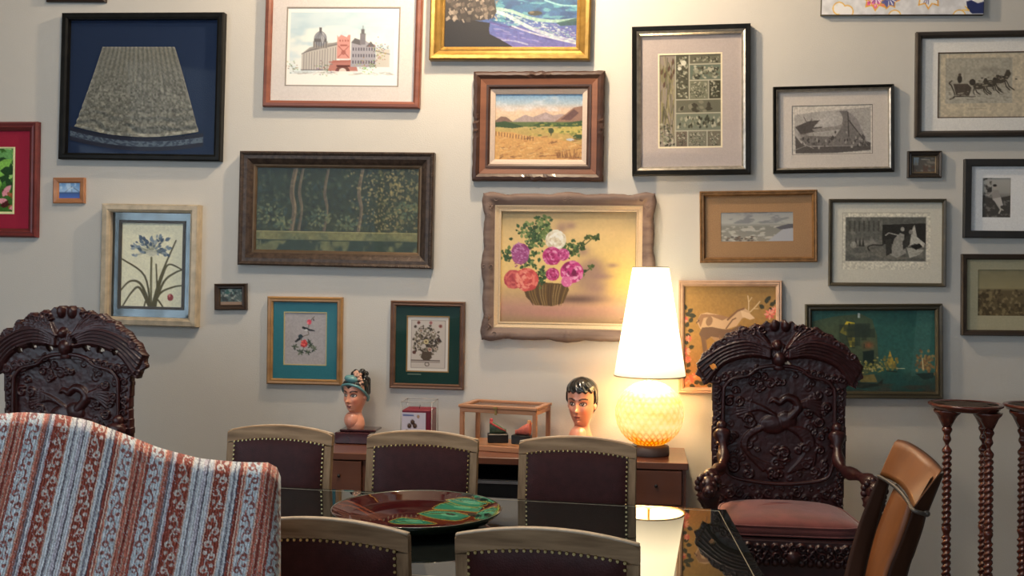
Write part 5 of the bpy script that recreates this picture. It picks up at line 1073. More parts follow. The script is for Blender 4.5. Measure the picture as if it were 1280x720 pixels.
# ------------------------------------------------------------------ leather dining chairs
OAK = wood('limed_oak', (.20, .115, .052), (.50, .325, .175), .62, 0, scale=42); OAKV = wood('limed_oak_upright', (.20, .115, .052), (.50, .325, .175), .62, 0, vert=True, scale=42)
LEA = pmat('oxblood_leather', (.046, .011, .010), .42, var=.2, scale=30, bump=.25, bscale=220, coat=.0, spec=.2)
NAIL = pmat('brass_nailhead', (.62, .50, .24), .25, metal=.9)
CWD = .47; CHT = .945
def make_dining(label, corner=True):
    t = thing('dining_chair', label, 'chair', (0, 0, 0), 'leather dining chairs around the table'); hw = CWD / 2; lean = .12
    Yb = lambda z: (z - .45) * lean
    arch = lambda x: .028 * (1 - (x / hw) ** 2)
    def shear(mb): mb.v = [(x, y + Yb(z), z) for x, y, z in mb.v]; return mb
    # crest rail: arched top, arched lower edge
    n = 20; rs = []
    for i in range(n + 1):
        x = -hw + 2 * hw * i / n; zt = CHT + arch(x) - (.006 if i in (0, n) else 0); zl = CHT - .050 + arch(x) * .85
        rs.append([(x, -.014, zl), (x, -.014, zt - .004), (x, -.009, zt), (x, .010, zt), (x, .015, zt - .004), (x, .015, zl)])
    shear(MB().rings(rs, smooth=False)).build('crest_rail', OAK, t, rel=True)
    shear(MB().rings([[(x, y, CHT + arch(x) * 1.0 + .0004 + z_) for y, z_ in ((-.0095, -.0035), (-.008, .0006), (.009, .0006), (.0145, -.0035))] for x in np.linspace(-hw + .001, hw - .001, 21)], smooth=True)).build('worn_lit_top_edge', pmat('worn_lit_limed_edge', (.46, .37, .27), .6, var=.25, scale=30), t, rel=True)  # pale strip: limed wear, with light from above painted into its colour
    for s_ in (-1, 1):
        x0, x1 = (hw - .034, hw) if s_ > 0 else (-hw, -hw + .034)
        mb = MB().box(x0, x1, -.0135, .0145, .40, CHT - .051, .002); shear(mb).build('stile', OAKV, t, rel=True)
        mb = MB(); mb.rings([[(x0, -.02, z0), (x1, -.02, z0), (x1, .02, z0), (x0, .02, z0)] for z0 in (0.0, .39)], smooth=False); mb.v = [(x, y + (.39 - z) * .12, z) for x, y, z in mb.v]; mb.build('leg', OAKV, t, rel=True)
        MB().box(x0 + .002 * s_, x1 - .0 * s_, -.45, -.41, 0, .41, .003).build('leg', OAKV, t, rel=True)
        MB().box(x0 + .005, x1 - .005, -.41, -.02, .36, .41, .002).build('side_rail', OAK, t, rel=True)
    shear(MB().box(-hw + .034, hw - .034, -.012, .013, .50, .54, .002)).build('lower_rail', OAK, t, rel=True)
    MB().box(-hw + .034, hw - .034, -.445, -.415, .36, .41, .002).build('front_rail', OAK, t, rel=True)
    # leather panel, domed on both faces
    xi = hw - .032
    for face, nm in ((-1, 'leather_front'), (1, 'leather_back')):
        nx, nz = 26, 26; P = np.zeros((nz, nx, 3))
        for i in range(nz):
            for j in range(nx):
                u = -1 + 2 * j / (nx - 1); v = i / (nz - 1); x = u * xi; zt = CHT - .049 + arch(x) * .85; z = .538 + (zt - .538) * v
                dome = (1 - u ** 6) * (1 - (2 * v - 1) ** 6); y0 = face * (.0155 + .014 * dome); P[i, j] = (x, y0 + Yb(z), z)
        if face > 0: P = P[:, ::-1]
        link(nm, grid_mesh(nm, P), LEA, t, rel=True)
    mb = MB()
    def nail(x, z):
        for face in (-1, 1):
            y0 = face * .0165 + Yb(z); r = .0062; c = [(x + r * math.cos(a), y0, z + r * math.sin(a)) for a in np.linspace(0, 2 * math.pi, 7, endpoint=False)]; c2 = [(x + r * .6 * math.cos(a), y0 + face * .0045, z + r * .6 * math.sin(a)) for a in np.linspace(0, 2 * math.pi, 7, endpoint=False)]
            mb.rings([c, c2])
    st = .0180; xn = xi - .004
    for i in range(int(2 * xn / st) + 1): x = -xn + i * 2 * xn / int(2 * xn / st); nail(x, CHT - .053 + arch(x) * .85)
    zt = CHT - .053 + arch(xn) * .85; N = int((zt - .545) / st)
    for s_ in (-1, 1):
        for i in range(1, N): nail(s_ * xn, zt - i * st)
    o = mb.build('nailheads', NAIL, t, rel=True); o['kind'] = 'stuff'
    # seat cushion
    nx = 22; P = np.zeros((nx, nx, 3))
    mb = MB(); R2 = lambda d, z: [(-hw + .004 + d, -.455 + d, z), (hw - .004 - d, -.455 + d, z), (hw - .004 - d, -.025 - d, z), (-hw + .004 + d, -.025 - d, z)]
    mb.rings([R2(.004, .411), R2(0, .42), R2(.0, .44), R2(.012, .456), R2(.06, .466), R2(.14, .470)]); mb.build('seat', LEA, t, rel=True)
    return t
def tag_chair(o, label): o['label'] = label
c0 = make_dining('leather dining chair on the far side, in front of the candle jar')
def place(o, pxl, pyl, pxr, pyr, facing, zt=CHT):
    """outer top corners of the back rail as seen in the photograph -> position and turn"""
    A = on_Z(pxl, pyl, zt); wpx = pxr - pxl; th = facing[1]
    mx, my = (pxl + pxr) / 2, (pyl + pyr) / 2
    d = (F * CWD * math.cos(th) / wpx + (CAMZ - zt) * F / (my - 348 - ROLL * (mx - 640))) / 2
    P = at_depth(mx, my, d); rot = facing[0] + (th - 0)
    lean = (CHT - .45) * .12; yv = Matrix.Rotation(rot, 3, 'Z') @ Vector((0, lean, 0))
    o.location = (P.x - yv.x, P.y - yv.y, 0); o.rotation_euler = (0, 0, rot)
TF = math.atan2(dirf.y, dirf.x)
rf = TF
chs = [(c0, 456, 541, 601, 547, 0, None)]
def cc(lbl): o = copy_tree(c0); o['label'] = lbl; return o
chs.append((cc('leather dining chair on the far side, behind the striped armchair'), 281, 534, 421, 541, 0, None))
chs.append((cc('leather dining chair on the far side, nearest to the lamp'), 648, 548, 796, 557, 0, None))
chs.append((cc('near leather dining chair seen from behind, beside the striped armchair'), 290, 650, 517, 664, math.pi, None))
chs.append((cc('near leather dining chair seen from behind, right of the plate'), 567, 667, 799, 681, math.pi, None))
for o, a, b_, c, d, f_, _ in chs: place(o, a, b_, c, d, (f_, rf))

# ------------------------------------------------------------------ carved throne chairs
ROSE = pmat('dark_rosewood', (.026, .006, .006), .36, var=.45, scale=14, coat=.06, col2=(.046, .010, .010), bump=.15, bscale=90)
KQ = .00387                                            # metres per relief unit
class Relief:
    def __init__(s, x0, x1, z0, z1, res=1.15):
        s.X = np.arange(x0, x1 + 1e-6, 1 / res); s.Z = np.arange(z0, z1 + 1e-6, 1 / res); s.XX, s.ZZ = np.meshgrid(s.X, s.Z); s.h = np.zeros_like(s.XX); s.mask = np.ones_like(s.XX, bool)
    def ridge(s, pts, w0, w1, h0, h1=None, fl=0.5):
        pts = [(p.x, p.y) for p in smooth_path([(a, b, 0) for a, b in pts], 5)]; n = len(pts); h1 = h0 if h1 is None else h1
        for i in range(n - 1):
            (xa, ya), (xb, yb) = pts[i], pts[i + 1]; f_ = i / max(1, n - 2); w_ = w0 + (w1 - w0) * f_; hh = h0 + (h1 - h0) * f_
            j0, j1 = np.searchsorted(s.X, [min(xa, xb) - w_, max(xa, xb) + w_]); k0, k1 = np.searchsorted(s.Z, [min(ya, yb) - w_, max(ya, yb) + w_])
            if j1 <= j0 or k1 <= k0: continue
            X = s.XX[k0:k1, j0:j1] - xa; Z = s.ZZ[k0:k1, j0:j1] - ya; dx, dy = xb - xa, yb - ya; L = dx * dx + dy * dy + 1e-9; t = np.clip((X * dx + Z * dy) / L, 0, 1)
            d = np.hypot(X - t * dx, Z - t * dy) / w_; v = hh * np.clip(1 - d ** 2, 0, 1) ** fl; s.h[k0:k1, j0:j1] = np.maximum(s.h[k0:k1, j0:j1], v)
    def bump(s, x, z, r, h, sz=1.0):
        d = np.hypot(s.XX - x, (s.ZZ - z) / sz) / r; s.h = np.maximum(s.h, h * np.clip(1 - d ** 2, 0, 1) ** .5)
    def spiral(s, x, z, r, h, dr=1, a0=0, turns=1.6, w_=None):
        pts = []; n = 12
        for i in range(n): f_ = i / (n - 1); a = a0 + dr * f_ * turns * 6.283; q = r * (1 - .85 * f_); pts.append((x + q * math.cos(a), z + q * math.sin(a)))
        s.ridge(pts, w_ or r * .32, (w_ or r * .32) * .7, h, h * .8)
    def poly(s, pts):
        ins = np.zeros_like(s.mask); n = len(pts)
        for i in range(n):
            (xa, ya), (xb, yb) = pts[i], pts[(i + 1) % n]
            if ya != yb: ins ^= ((ya > s.ZZ) != (yb > s.ZZ)) & (s.XX < (xb - xa) * (s.ZZ - ya) / (yb - ya) + xa)
        return ins
    def mesh(s, name, y0=0.0, thick=.035):
        fm = s.mask[:-1, :-1] & s.mask[1:, :-1] & s.mask[:-1, 1:] & s.mask[1:, 1:]
        # front, back and rim as one closed shell
        hz, wx = s.XX.shape; P = np.zeros((hz, wx, 3)); P[..., 0] = s.XX * KQ; P[..., 2] = s.ZZ * KQ; P[..., 1] = y0 - s.h * KQ * .85
        me = grid_mesh(name, P, mask=fm)
        import bmesh
        bm = bmesh.new(); bm.from_mesh(me); be = [e for e in bm.edges if e.is_boundary]
        r = bmesh.ops.extrude_edge_only(bm, edges=be); nv = [v for v in r['geom'] if isinstance(v, bmesh.types.BMVert)]
        for v in nv: v.co.y = y0 + thick
        bm.to_mesh(me); bm.free()
        for p in me.polygons: p.use_smooth = True
        # flat back sheet
        P2 = P.copy(); P2[..., 1] = y0 + thick; st_ = 1
        me2 = grid_mesh(name + '_b', P2[:, :], mask=fm)
        bm = bmesh.new(); bm.from_mesh(me); bm.from_mesh(me2); bmesh.ops.recalc_face_normals(bm, faces=bm.faces); bm.to_mesh(me); bm.free(); bpy.data.meshes.remove(me2); return me
# relief units: 1 = one photograph pixel at the right-hand throne; x from the chair centre, z above the floor
ZTOP = 362.0; zz = lambda y: ZTOP - (y - 400)        # photograph y -> z units
def sym(r, fn, *a, **k): pass
def crest(holes):
    r = Relief(-106, 106, zz(486), zz(396)); rg = random.Random(5)
    top = [(0, 400), (6, 397), (11, 402), (16, 399), (22, 405), (30, 403), (38, 408), (47, 406), (56, 413), (66, 416), (72, 423), (82, 428), (88, 437), (96, 442), (99, 450), (104, 456), (102, 463), (105, 470), (98, 474), (94, 484), (86, 480), (78, 486), (70, 478), (60, 480), (40, 472), (24, 464), (0, 462)]
    P = [(x, zz(y)) for x, y in top] + [(-x, zz(y)) for x, y in reversed(top)]
    r.mask = r.poly(P); r.h[:] = 2.0
    for sx in (-1, 1):
        # wing: long feathers sweeping out and down
        for k in range(11):
            f_ = k / 10; pts = [(sx * 12, zz(436 + f_ * 10)), (sx * 38, zz(424 + f_ * 20)), (sx * 70, zz(431 + f_ * 24)), (sx * (103 - f_ * 14), zz(452 + f_ * 27))]; r.ridge(pts, 2.6, 1.9, 9 + 2 * (k % 2), 6 + 2 * (k % 2))
        for k in range(11):
            f_ = k / 10; r.ridge([(sx * 10, zz(434)), (sx * (20 + 28 * f_), zz(418 + 5 * f_)), (sx * (28 + 64 * f_), zz(408 + 30 * f_ ** 1.6))], 2.6, 1.8, 9 + 2 * (k % 2), 6)
        for k in range(12):
            f_ = k / 11; r.spiral(sx * (22 + 74 * f_), zz(410 + 36 * f_ ** 1.7 + rg.uniform(-2, 2)), rg.uniform(4, 6), rg.uniform(6, 9), sx, rg.uniform(0, 6), 1.3)
        for k in range(9): r.spiral(sx * (26 + k * 8.5), zz(463 + k * 1.8 + rg.uniform(-2, 2)), rg.uniform(3.5, 5.5), rg.uniform(4, 7), -sx, rg.uniform(0, 6), 1.3)
    for k in range(9): a = -2.6 + k * .26 + .5; r.ridge([(0, zz(448)), (16 * math.cos(math.pi / 2 + (k - 4) * .3), zz(448) + 17 * math.sin(math.pi / 2 + (k - 4) * .3))], 2.4, 2.8, 9, 6)
    r.bump(0, zz(448), 9, 13, 1.2); r.bump(-6, zz(404), 6, 9, 1.5); r.bump(8, zz(405), 6, 8, 1.4); r.bump(-3, zz(431), 7, 12); r.bump(0, zz(458), 7, 8)
    r.h += 1.0 * (noise2(*r.h.shape, 34, 4, 3) - .5)
    for (x, y) in holes: r.mask &= ~(((r.XX - x) / 4.2) ** 2 + ((r.ZZ - zz(y)) / 3.6) ** 2 + .4 * np.sin(r.XX * 1.3 + r.ZZ) < 1)
    return r.mesh('crest', -.012, .03)
def archpts():
    h = [(0, 456), (14, 457), (28, 461), (36, 468), (46, 471), (58, 474), (66, 482), (69, 494), (69, 560), (66, 584), (58, 598), (30, 604), (0, 606)]
    return [(x, zz(y)) for x, y in h] + [(-x, zz(y)) for x, y in reversed(h[1:-1])]
def backpanel():
    r = Relief(-84, 84, zz(655), zz(458)); rg = random.Random(12)
    out = [(0, 459), (30, 463), (60, 474), (83, 478), (84, 490), (82, 520), (84, 545), (82, 600), (80, 655)]
    r.mask = r.poly([(x, zz(y)) for x, y in out] + [(-x, zz(y)) for x, y in reversed(out[1:])]); r.h[:] = 4
    ins = r.poly(archpts()); r.h[ins] = -4
    for sx in (-1, 1):
        for k in range(22): r.spiral(sx * (76 + rg.uniform(-1, 1)), zz(488 + k * 7.4), rg.uniform(3.6, 5), rg.uniform(7, 9), rg.choice((-1, 1)), rg.uniform(0, 6), 1.3)
    for k in range(13):
        x = -72 + k * 12; r.spiral(x, zz(622 + 5 * math.cos(k * 2)), 6, 8, (-1) ** k, k, 1.4); r.spiral(x + 5, zz(636), 5, 8, -(-1) ** k, k * 2, 1.4); r.spiral(x + 4, zz(612), 3.6, 6.5, (-1) ** k, k * 3, 1.2)
    # bird / deer relief with trailing plumes in the recessed field
    keep = r.h.copy(); r.h[:] = -4
    r.bump(-6, zz(531), 17, 6, .72); r.bump(10, zz(526), 13, 6.5, .9); r.ridge([(14, zz(522)), (24, zz(510)), (20, zz(500)), (10, zz(497)), (2, zz(503))], 6, 4, 7, 6)
    r.ridge([(2, zz(503)), (-6, zz(500)), (-10, zz(503))], 4, 1.5, 6, 3)
    for k in range(7): f_ = k / 6; r.ridge([(-16, zz(534)), (-34 - 4 * f_, zz(540 + 10 * f_)), (-44 + 10 * f_, zz(560 + 14 * f_)), (-18 + 24 * f_, zz(590 - 4 * f_))], 2.8, 1.8, 4, 1.5)
    for k in range(9): f_ = k / 8; r.ridge([(12, zz(534)), (28 + 10 * f_, zz(546 - 6 * f_)), (34 + 12 * f_, zz(566)), (14 + 30 * f_, zz(592 - 10 * f_))], 2.6, 1.6, 4.5, 1.5)
    for k in range(6): f_ = k / 5; r.ridge([(20, zz(508)), (36, zz(500 + 8 * f_)), (52, zz(498 + 22 * f_))], 2.6, 1.8, 4.5, 2)
    for k in range(6): f_ = k / 5; r.ridge([(-4, zz(520)), (-24, zz(508 + 4 * f_)), (-50, zz(500 + 20 * f_))], 2.6, 1.6, 4, 1.5)
    for k in range(150):
        x = rg.uniform(-62, 62); y = rg.uniform(466, 600)
        if abs(x) < 26 and 500 < y < 560: continue
        r.spiral(x, zz(y), rg.uniform(3, 7), rg.uniform(-2, 5), rg.choice((-1, 1)), rg.uniform(0, 6), 1.3)
    r.h = np.where(ins, r.h, keep); r.h += .7 * (noise2(*r.h.shape, 34, 9, 3) - .5)
    return r.mesh('carved_back', 0.0, .03)
def apron_mesh(w_, z0, z1):
    r = Relief(-w_, w_, z0, z1); rg = random.Random(2); r.h[:] = 1
    n = 17
    for k in range(n): x = -w_ + 6 + (2 * w_ - 12) * k / (n - 1); r.spiral(x, z1 - 8, 4.6, 7, (-1) ** k, k, 1.3); r.spiral(x + 2, z1 - 17, 5, 8, -(-1) ** k, k * 1.7, 1.3); r.bump(x, z1 - 25, 4.5, 6)
    r.bump(0, z1 - 18, 9, 11); low = z0 + 6 + 5 * np.sin(r.XX * .25); r.mask = r.ZZ > low
    return r.mesh('apron', 0, .02)
VEL = pmat('dusty_rose_velvet', (.17, .042, .038), .85, var=.25, scale=14, bump=.2, bscale=300, sheen=.4)
def carved(mb_pts, rad, seed, n=18, amp=.16):
    def mod(i, th): return 1 + amp * math.sin(th * 4 + i * .9 + seed) * math.cos(i * 1.3 + seed) + amp * .5 * math.sin(th * 7 - i * .6)
    mb = MB(); mb.tube(mb_pts, rad, n, mod); return mb
def make_throne(label, cpx, cpy, depth, holes, sc=1.0):
    P = at_depth(cpx, 600, depth); t = thing('carved_throne', label, 'armchair', (P.x, P.y, 0), 'carved rosewood throne chairs')
    K = KQ
    link('crest', crest(holes), ROSE, t, rel=True); link('carved_back', backpanel(), ROSE, t, rel=True)
    ap = archpts(); mb = MB(); pts = smooth_path([(x * K, -.022, z * K) for x, z in ap + [ap[0]]], 3); mb.tube(pts, .009, 8, caps=False, up=Vector((0, 1, 0))); mb.build('arch_moulding', ROSE, t, rel=True)
    zs = 1.60 - (648 - 348) * .00388 + .03; SD = .52; zs = .46
    hb, hf = .30, .34
    mb = MB(); mb.rings([[(-hb, .0, z), (hb, 0, z), (hf, -SD, z), (-hf, -SD, z)] for z in (zs - .07, zs - .005)], smooth=False); mb.build('seat_frame', ROSE, t, rel=True)
    # cushion: soft box
    nx = 30; rs = []
    for (d, z) in ((.03, zs - .004), (.008, zs + .004), (.0, zs + .025), (.006, zs + .045), (.03, zs + .060), (.09, zs + .072), (.18, zs + .078)):
        q = []
        for i in range(48):
            a = 2 * math.pi * i / 48; ca, sa = math.cos(a), math.sin(a); e = 6; rr_ = (abs(ca) ** e + abs(sa) ** e) ** (-1 / e); u, v = ca * rr_, sa * rr_
            yy = -SD / 2 - .005 + v * (SD / 2 - .012 - d); hw = hb + (hf - hb) * (-yy / SD); q.append((u * (hw - .015 - d), yy, z + .012 * (1 - u * u) * (z > zs + .03)))
        rs.append(q)
    mb = MB(); mb.rings(rs); cu = mb.build('cushion', VEL, t, rel=True)
    for zc in (zs + .006, zs + .046):
        q = []
        for i in range(49):
            a = 2 * math.pi * i / 48; ca, sa = math.cos(a), math.sin(a); e = 6; rr_ = (abs(ca) ** e + abs(sa) ** e) ** (-1 / e); u, v = ca * rr_, sa * rr_; yy = -SD / 2 - .005 + v * (SD / 2 - .014); hw = hb + (hf - hb) * (-yy / SD); q.append((u * (hw - .016), yy, zc))
        mb = MB(); mb.tube(q, .004, 6, caps=False); mb.build('piping', VEL, cu, rel=True)
    a1 = apron_mesh(int(hf / K) - 2, (zs - .25) / K, (zs - .01) / K); a1.transform(Matrix.Translation((0, -SD - .005, 0))); link('apron', a1, ROSE, t, rel=True)
    for s_ in (-1, 1):
        # arm: leaves the back, dips in an S and ends in a carved beast head over a carved post
        pa = smooth_path([(s_ * .275, -.03, .86), (s_ * .272, -.07, .80), (s_ * .272, -.11, .735), (s_ * .29, -.19, .705), (s_ * .325, -.30, .705), (s_ * .355, -.40, .695), (s_ * .365, -.45, .665)], 6)
        n = len(pa); rad = [.026 + .012 * math.exp(-((i / n - .05) / .06) ** 2) + .014 * math.exp(-((i / n - .9) / .12) ** 2) + .006 * math.sin(i * .7) for i in range(n)]
        carved(pa, rad, s_, 16, .07).build('arm', ROSE, t, rel=True)
        mb = MB(); mb.ball((s_ * .276, -.035, .845), .036, 16, 12); mb.ball((s_ * .276, -.035, .885), .026, 16, 10); mb.ball((s_ * .272, -.05, .80), .034, 16, 10, (1, 1, .5)); mb.build('arm_knob', ROSE, t, rel=True)
        hd = MB(); c = Vector((s_ * .366, -.455, .665)); hd.ball(c, .048, 20, 14, (.85, 1, 1)); hd.ball(c + Vector((0, -.042, -.016)), .030, 16, 10); 
        for q in (-1, 1): hd.ball(c + Vector((q * .022, -.034, .018)), .011, 10, 8); hd.ball(c + Vector((q * .036, .0, .034)), .017, 10, 8); hd.ball(c + Vector((q * .014, -.066, -.012)), .009, 8, 6)
        for i in range(11): a = i * .57; hd.ball(c + Vector((.046 * math.cos(a), .02, .046 * math.sin(a))), .017, 10, 8)
        hd.build('beast_head', ROSE, t, rel=True)
        pp = [(s_ * .362, -.45, .64), (s_ * .36, -.46, .60), (s_ * .355, -.465, .55), (s_ * .35, -.475, .50), (s_ * .345, -.485, .45), (s_ * .34, -.49, .40)]; pq = smooth_path(pp, 5)
        carved(pq, [.040 + .010 * math.sin(i * .55) for i in range(len(pq))], s_ * 2, 18, .2).build('arm_post', ROSE, t, rel=True)
        rg = random.Random(3); mb = MB()
        pl_ = smooth_path([(s_ * .335, -.49, .42), (s_ * .355, -.53, .34), (s_ * .345, -.50, .22), (s_ * .33, -.47, .12), (s_ * .34, -.51, .035)], 6); n = len(pl_)
        carved(pl_, [.05 - .022 * i / n + .014 * (i > n - 4) for i in range(n)], s_ * 3, 16, .12).build('leg', ROSE, t, rel=True)
        mb = MB(); mb.ball((s_ * .34, -.52, .022), .05, 14, 8, (1, 1.2, .42)); mb.build('foot', ROSE, t, rel=True)
        carved([(s_ * .27, .0, .46), (s_ * .272, .01, .3), (s_ * .275, .03, .15), (s_ * .28, .05, 0.0)], [.03, .028, .026, .028], s_, 12, .05).build('leg', ROSE, t, rel=True)
    t.scale = (sc, sc, sc)
    return t
th1 = make_throne('dark carved high-back throne chair with a dusty rose cushion, right of the lamp', 972, 0, 5.12, ((-82, 459), (10, 455)))
th2 = copy_tree(th1); [setattr(c_, 'data', crest(((-44, 447), (-62, 452), (-22, 449), (27, 448), (45, 450), (65, 452), (-58, 416), (-72, 424), (14, 440)))) for c_ in th2.children if c_.name.startswith('crest')]; th2.children[0].data.materials.append(ROSE) if not th2.children[0].data.materials else None; [c_.data.materials.append(ROSE) for c_ in th2.children if c_.name.startswith('crest') and not c_.data.materials]; th2['label'] = 'dark carved high-back throne chair standing behind the striped armchair'
p2 = at_depth(84, 600, 5.0); th2.location = (p2.x, p2.y, 0); th2.scale = (1.03,) * 3; th2.rotation_euler = (0, 0, math.radians(-3))

# ------------------------------------------------------------------ striped armchair
AD = 2.35; a_t = thing('striped_armchair', 'large armchair in rust and pale blue striped floral chenille at the lower left', 'armchair', (at_depth(60, 600, AD + .2).x, at_depth(60, 600, AD + .2).y, 0))
xs_ = [-240, -200, -140, -60, -20, 0, 30, 75, 110, 150, 200, 250, 300, 335, 346, 351]; ys_ = [577, 572, 548, 524, 518, 517, 515, 518, 525, 540, 560, 573, 577.5, 578, 584, 596]
sxx = np.linspace(-240, 351, 620)
ytop = np.interp(sxx, xs_, ys_); kz = np.ones(21) / 21; yt2 = np.convolve(np.pad(ytop, 10, 'edge'), kz, 'valid'); ytop = np.where((sxx < 328) & (sxx > -220), yt2, ytop)
NVR = 400; ybot = 1000.0
Vv = np.linspace(0, 1, NVR); PXg = np.tile(sxx, (NVR, 1)); PYg = ytop[None, :] + (ybot - ytop)[None, :] * (Vv[:, None] ** 1.0)
# fabric colour
STR = [(0, 'v1'), (18, 'c'), (19.5, 'r'), (23, 'k'), (26, 'g'), (29, 'w'), (31, 'p'), (33, 'r2'), (36, 'v2'), (54, 'c'), (55.5, 'w'), (61, 'g'), (63.5, 'w'), (69, 'p'), (73, 'g'), (75.5, 'w'), (80, 'p'), (82, 'c'), (83.5, 'v2'), (102, 'c'), (103.5, 'w'), (108, 'k2'), (110, 'w'), (113, 'k2'), (114.5, 'r2'), (118.5, 'c'), (120.5, 'r'), (122.5, 'c'), (124, 'v1'), (141, 'c'), (142.5, 'r'), (147, 'c'), (148.5, 'r2'), (153, 'c'), (154.5, 'r'), (159, 'c'), (160.5, 'r2')]
PERIOD = 164.0
cdic = {'r': (202, 112, 90), 'r2': (158, 72, 58), 'k': (172, 108, 94), 'c': (236, 186, 164), 'w': (226, 232, 236), 'g': (132, 126, 136), 'k2': (118, 112, 124), 'p': (206, 196, 206), 'v1': (214, 228, 236), 'v2': (166, 76, 58)}
tilt = 0.25 - 0.11 * np.clip(PXg / 330, 0, 1)
ph = (PXg - 23 + tilt * (PYg - 578)); fz = noise2(NVR, 620, 150, 3, 2) - .5; ph = ph + fz * 1.6
pm = np.mod(ph * 1.0, PERIOD); yy = (PYg - 520) / 1.0
keys = [k for k, _ in STR]; idxs = np.searchsorted(keys, pm, side='right') - 1
Cl = np.array([cdic[c] for _, c in STR])[idxs] / 255.0
for (s0, s1, kind) in [(STR[i][0], STR[i + 1][0], STR[i][1]) for i in range(len(STR) - 1) if STR[i][1] in ('v1', 'v2')]:
    u = (pm - (s0 + s1) / 2) ; wv = 3.4 * np.sin(yy * 2 * math.pi / 32); inb = (pm >= s0) & (pm < s1)
    vc = np.array((162, 96, 88)) / 255 if kind == 'v1' else np.array((226, 204, 192)) / 255
    vine = np.abs(u - wv) < 1.0
    fl_ = np.zeros_like(vine)
    for off, sd in ((0, 1), (16, -1)):
        yl = np.mod(yy + off, 32) - 16
        fl_ |= (np.hypot(u - sd * 3.2, yl) < 4.6) & ~(np.hypot(u - sd * 2.6, yl - 1.0) < 1.9)
        fl_ |= np.hypot(u + sd * 4.6, yl + 5) < 2.6; pass
    mk = inb & (vine | fl_) & (fz > -.22)
    Cl = np.where(mk[..., None], vc, Cl)
rn = np.random.RandomState(4).rand(NVR, 620)
Cl = Cl * .86 + Cl.mean(-1, keepdims=True) * .14 + .02; Cl = Cl * (0.80 + .44 * rn)[..., None]; Cl = np.where((rn > .975)[..., None], np.array((.86, .86, .88)), Cl)
pile = noise2(NVR, 620, 200, 8, 2) - .5; relief = .0040 * pile + .0016 * np.sin(pm * 1.9)
# shape: domed back, edges rolled away from the camera
dR = np.clip((351 - PXg) / 22, 0, 1); dT = np.clip((PYg - ytop[None, :]) / 20, 0, 1); roll_ = .075 * (1 - np.sqrt(np.clip(1 - (1 - dR) ** 2, 0, 1))) + .075 * (1 - np.sqrt(np.clip(1 - (1 - dT) ** 2, 0, 1)))
dep = AD + roll_ - relief - .03 * np.sin(np.clip((PXg + 240) / 590, 0, 1) * math.pi) - np.clip(PYg - 520, 0, 500) * .00012
P = np.zeros((NVR, 620, 3))
U_ = (PXg - 640) / F; V_ = (PYg - 348) / F; U0 = U_ + ROLL * V_; V0 = V_ - ROLL * U_
for c in range(3): P[..., c] = CAM[c] + (RV[c] * U0 - UP[c] * V0 + FW[c]) * dep
link('back_upholstery', grid_mesh('back_upholstery', P, np.clip(lin(np.clip(Cl, 0, 1)) * 1.0, 0, .9)), vmat('striped_chenille', .95, sheen=.2, spec=.15), a_t)
# the side gusset and front face of the back
def shell(name, off0, off1, cols=True):
    edge = []
    for j in list(range(0, 620, 4)): edge.append(P[0, j])
    edge += [P[i, 619] for i in range(4, NVR, 6)]
    E = np.array(edge); ns = 26; Q = np.zeros((ns, len(E), 3)); fwd = np.array(FW)
    for i in range(ns): Q[i] = E + fwd * (off0 + (off1 - off0) * i / (ns - 1)); Q[i][:, 2] -= .11 * (i / (ns - 1)) ** 1.0; Q[i] -= np.array(RV) * .085 * (i / (ns - 1)) * np.clip((np.arange(len(E)) - 90) / 60, 0, 1)[:, None]
    Cq = np.tile(np.array(lin(np.array((190, 180, 180)) / 255.0)), (ns, len(E), 1)); rn2 = np.random.RandomState(1).rand(ns, len(E)); Cq = Cq * (.55 + .6 * rn2)[..., None]
    link(name, grid_mesh(name, Q, Cq), vmat('striped_chenille', .95), a_t)
shell('gusset', 0.0, .13)
Pf = P.copy()[::8, ::8]; Pf = Pf + np.array(FW) * .131; Pf[:, :, 2] -= .11; Pf -= np.array(RV) * .085; fc = np.clip(lin(np.clip(Cl, 0, 1)), 0, .9)[::8, ::8]; link('front_upholstery', grid_mesh('front_upholstery', Pf[:, ::-1], fc[:, ::-1]), vmat('striped_chenille', .95), a_t)
ac = P[200, 300]; FABR = pmat('rust_chenille', (.33, .16, .12), .95, var=.4, scale=30)
M3 = Matrix(((RV.x, FW.x, 0, 0), (RV.y, FW.y, 0, 0), (0, 0, 1, 0), (0, 0, 0, 1)))
xl = (sxx[0] - 640) / F * AD; xr_ = (351 - 640) / F * AD; y0 = AD + .18
def abox(name, x0, x1, ya, yb, z0, z1, mat, b=.03):
    mb = MB().box(x0, x1, ya, yb, z0, z1, b); mb.xf(M3); mb.build(name, mat, a_t)
abox('seat_base', xl + .02, xr_ - .02, y0 - .84, y0 - .18, .14, .34, FABR); abox('seat_cushion', xl + .14, xr_ - .14, y0 - .86, y0 - .30, .345, .47, FABR, .04)
for xa in (xl + .01, xr_ - .13): abox('armrest', xa, xa + .12, y0 - .82, y0 - .30, .345, .62, FABR, .04)
LW = pmat('dark_leg_wood', (.04, .02, .012), .4)
for xa in (xl + .05, xr_ - .11):
    for ya in (y0 - .80, y0 - .26): abox('leg', xa, xa + .06, ya, ya + .06, 0, .139, LW, .004)

# ------------------------------------------------------------------ bent-wood chair at the lower right
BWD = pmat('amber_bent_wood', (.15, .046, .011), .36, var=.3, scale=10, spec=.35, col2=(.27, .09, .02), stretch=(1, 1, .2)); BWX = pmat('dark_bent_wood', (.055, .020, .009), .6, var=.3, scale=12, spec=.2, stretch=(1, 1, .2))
dN, dF = 2.72, 3.02
bc = at_depth(1090, 900, 2.9); bw = thing('bentwood_chair', 'amber bent-wood chair with a curved slab top rail at the lower right', 'chair', (bc.x, bc.y, 0))
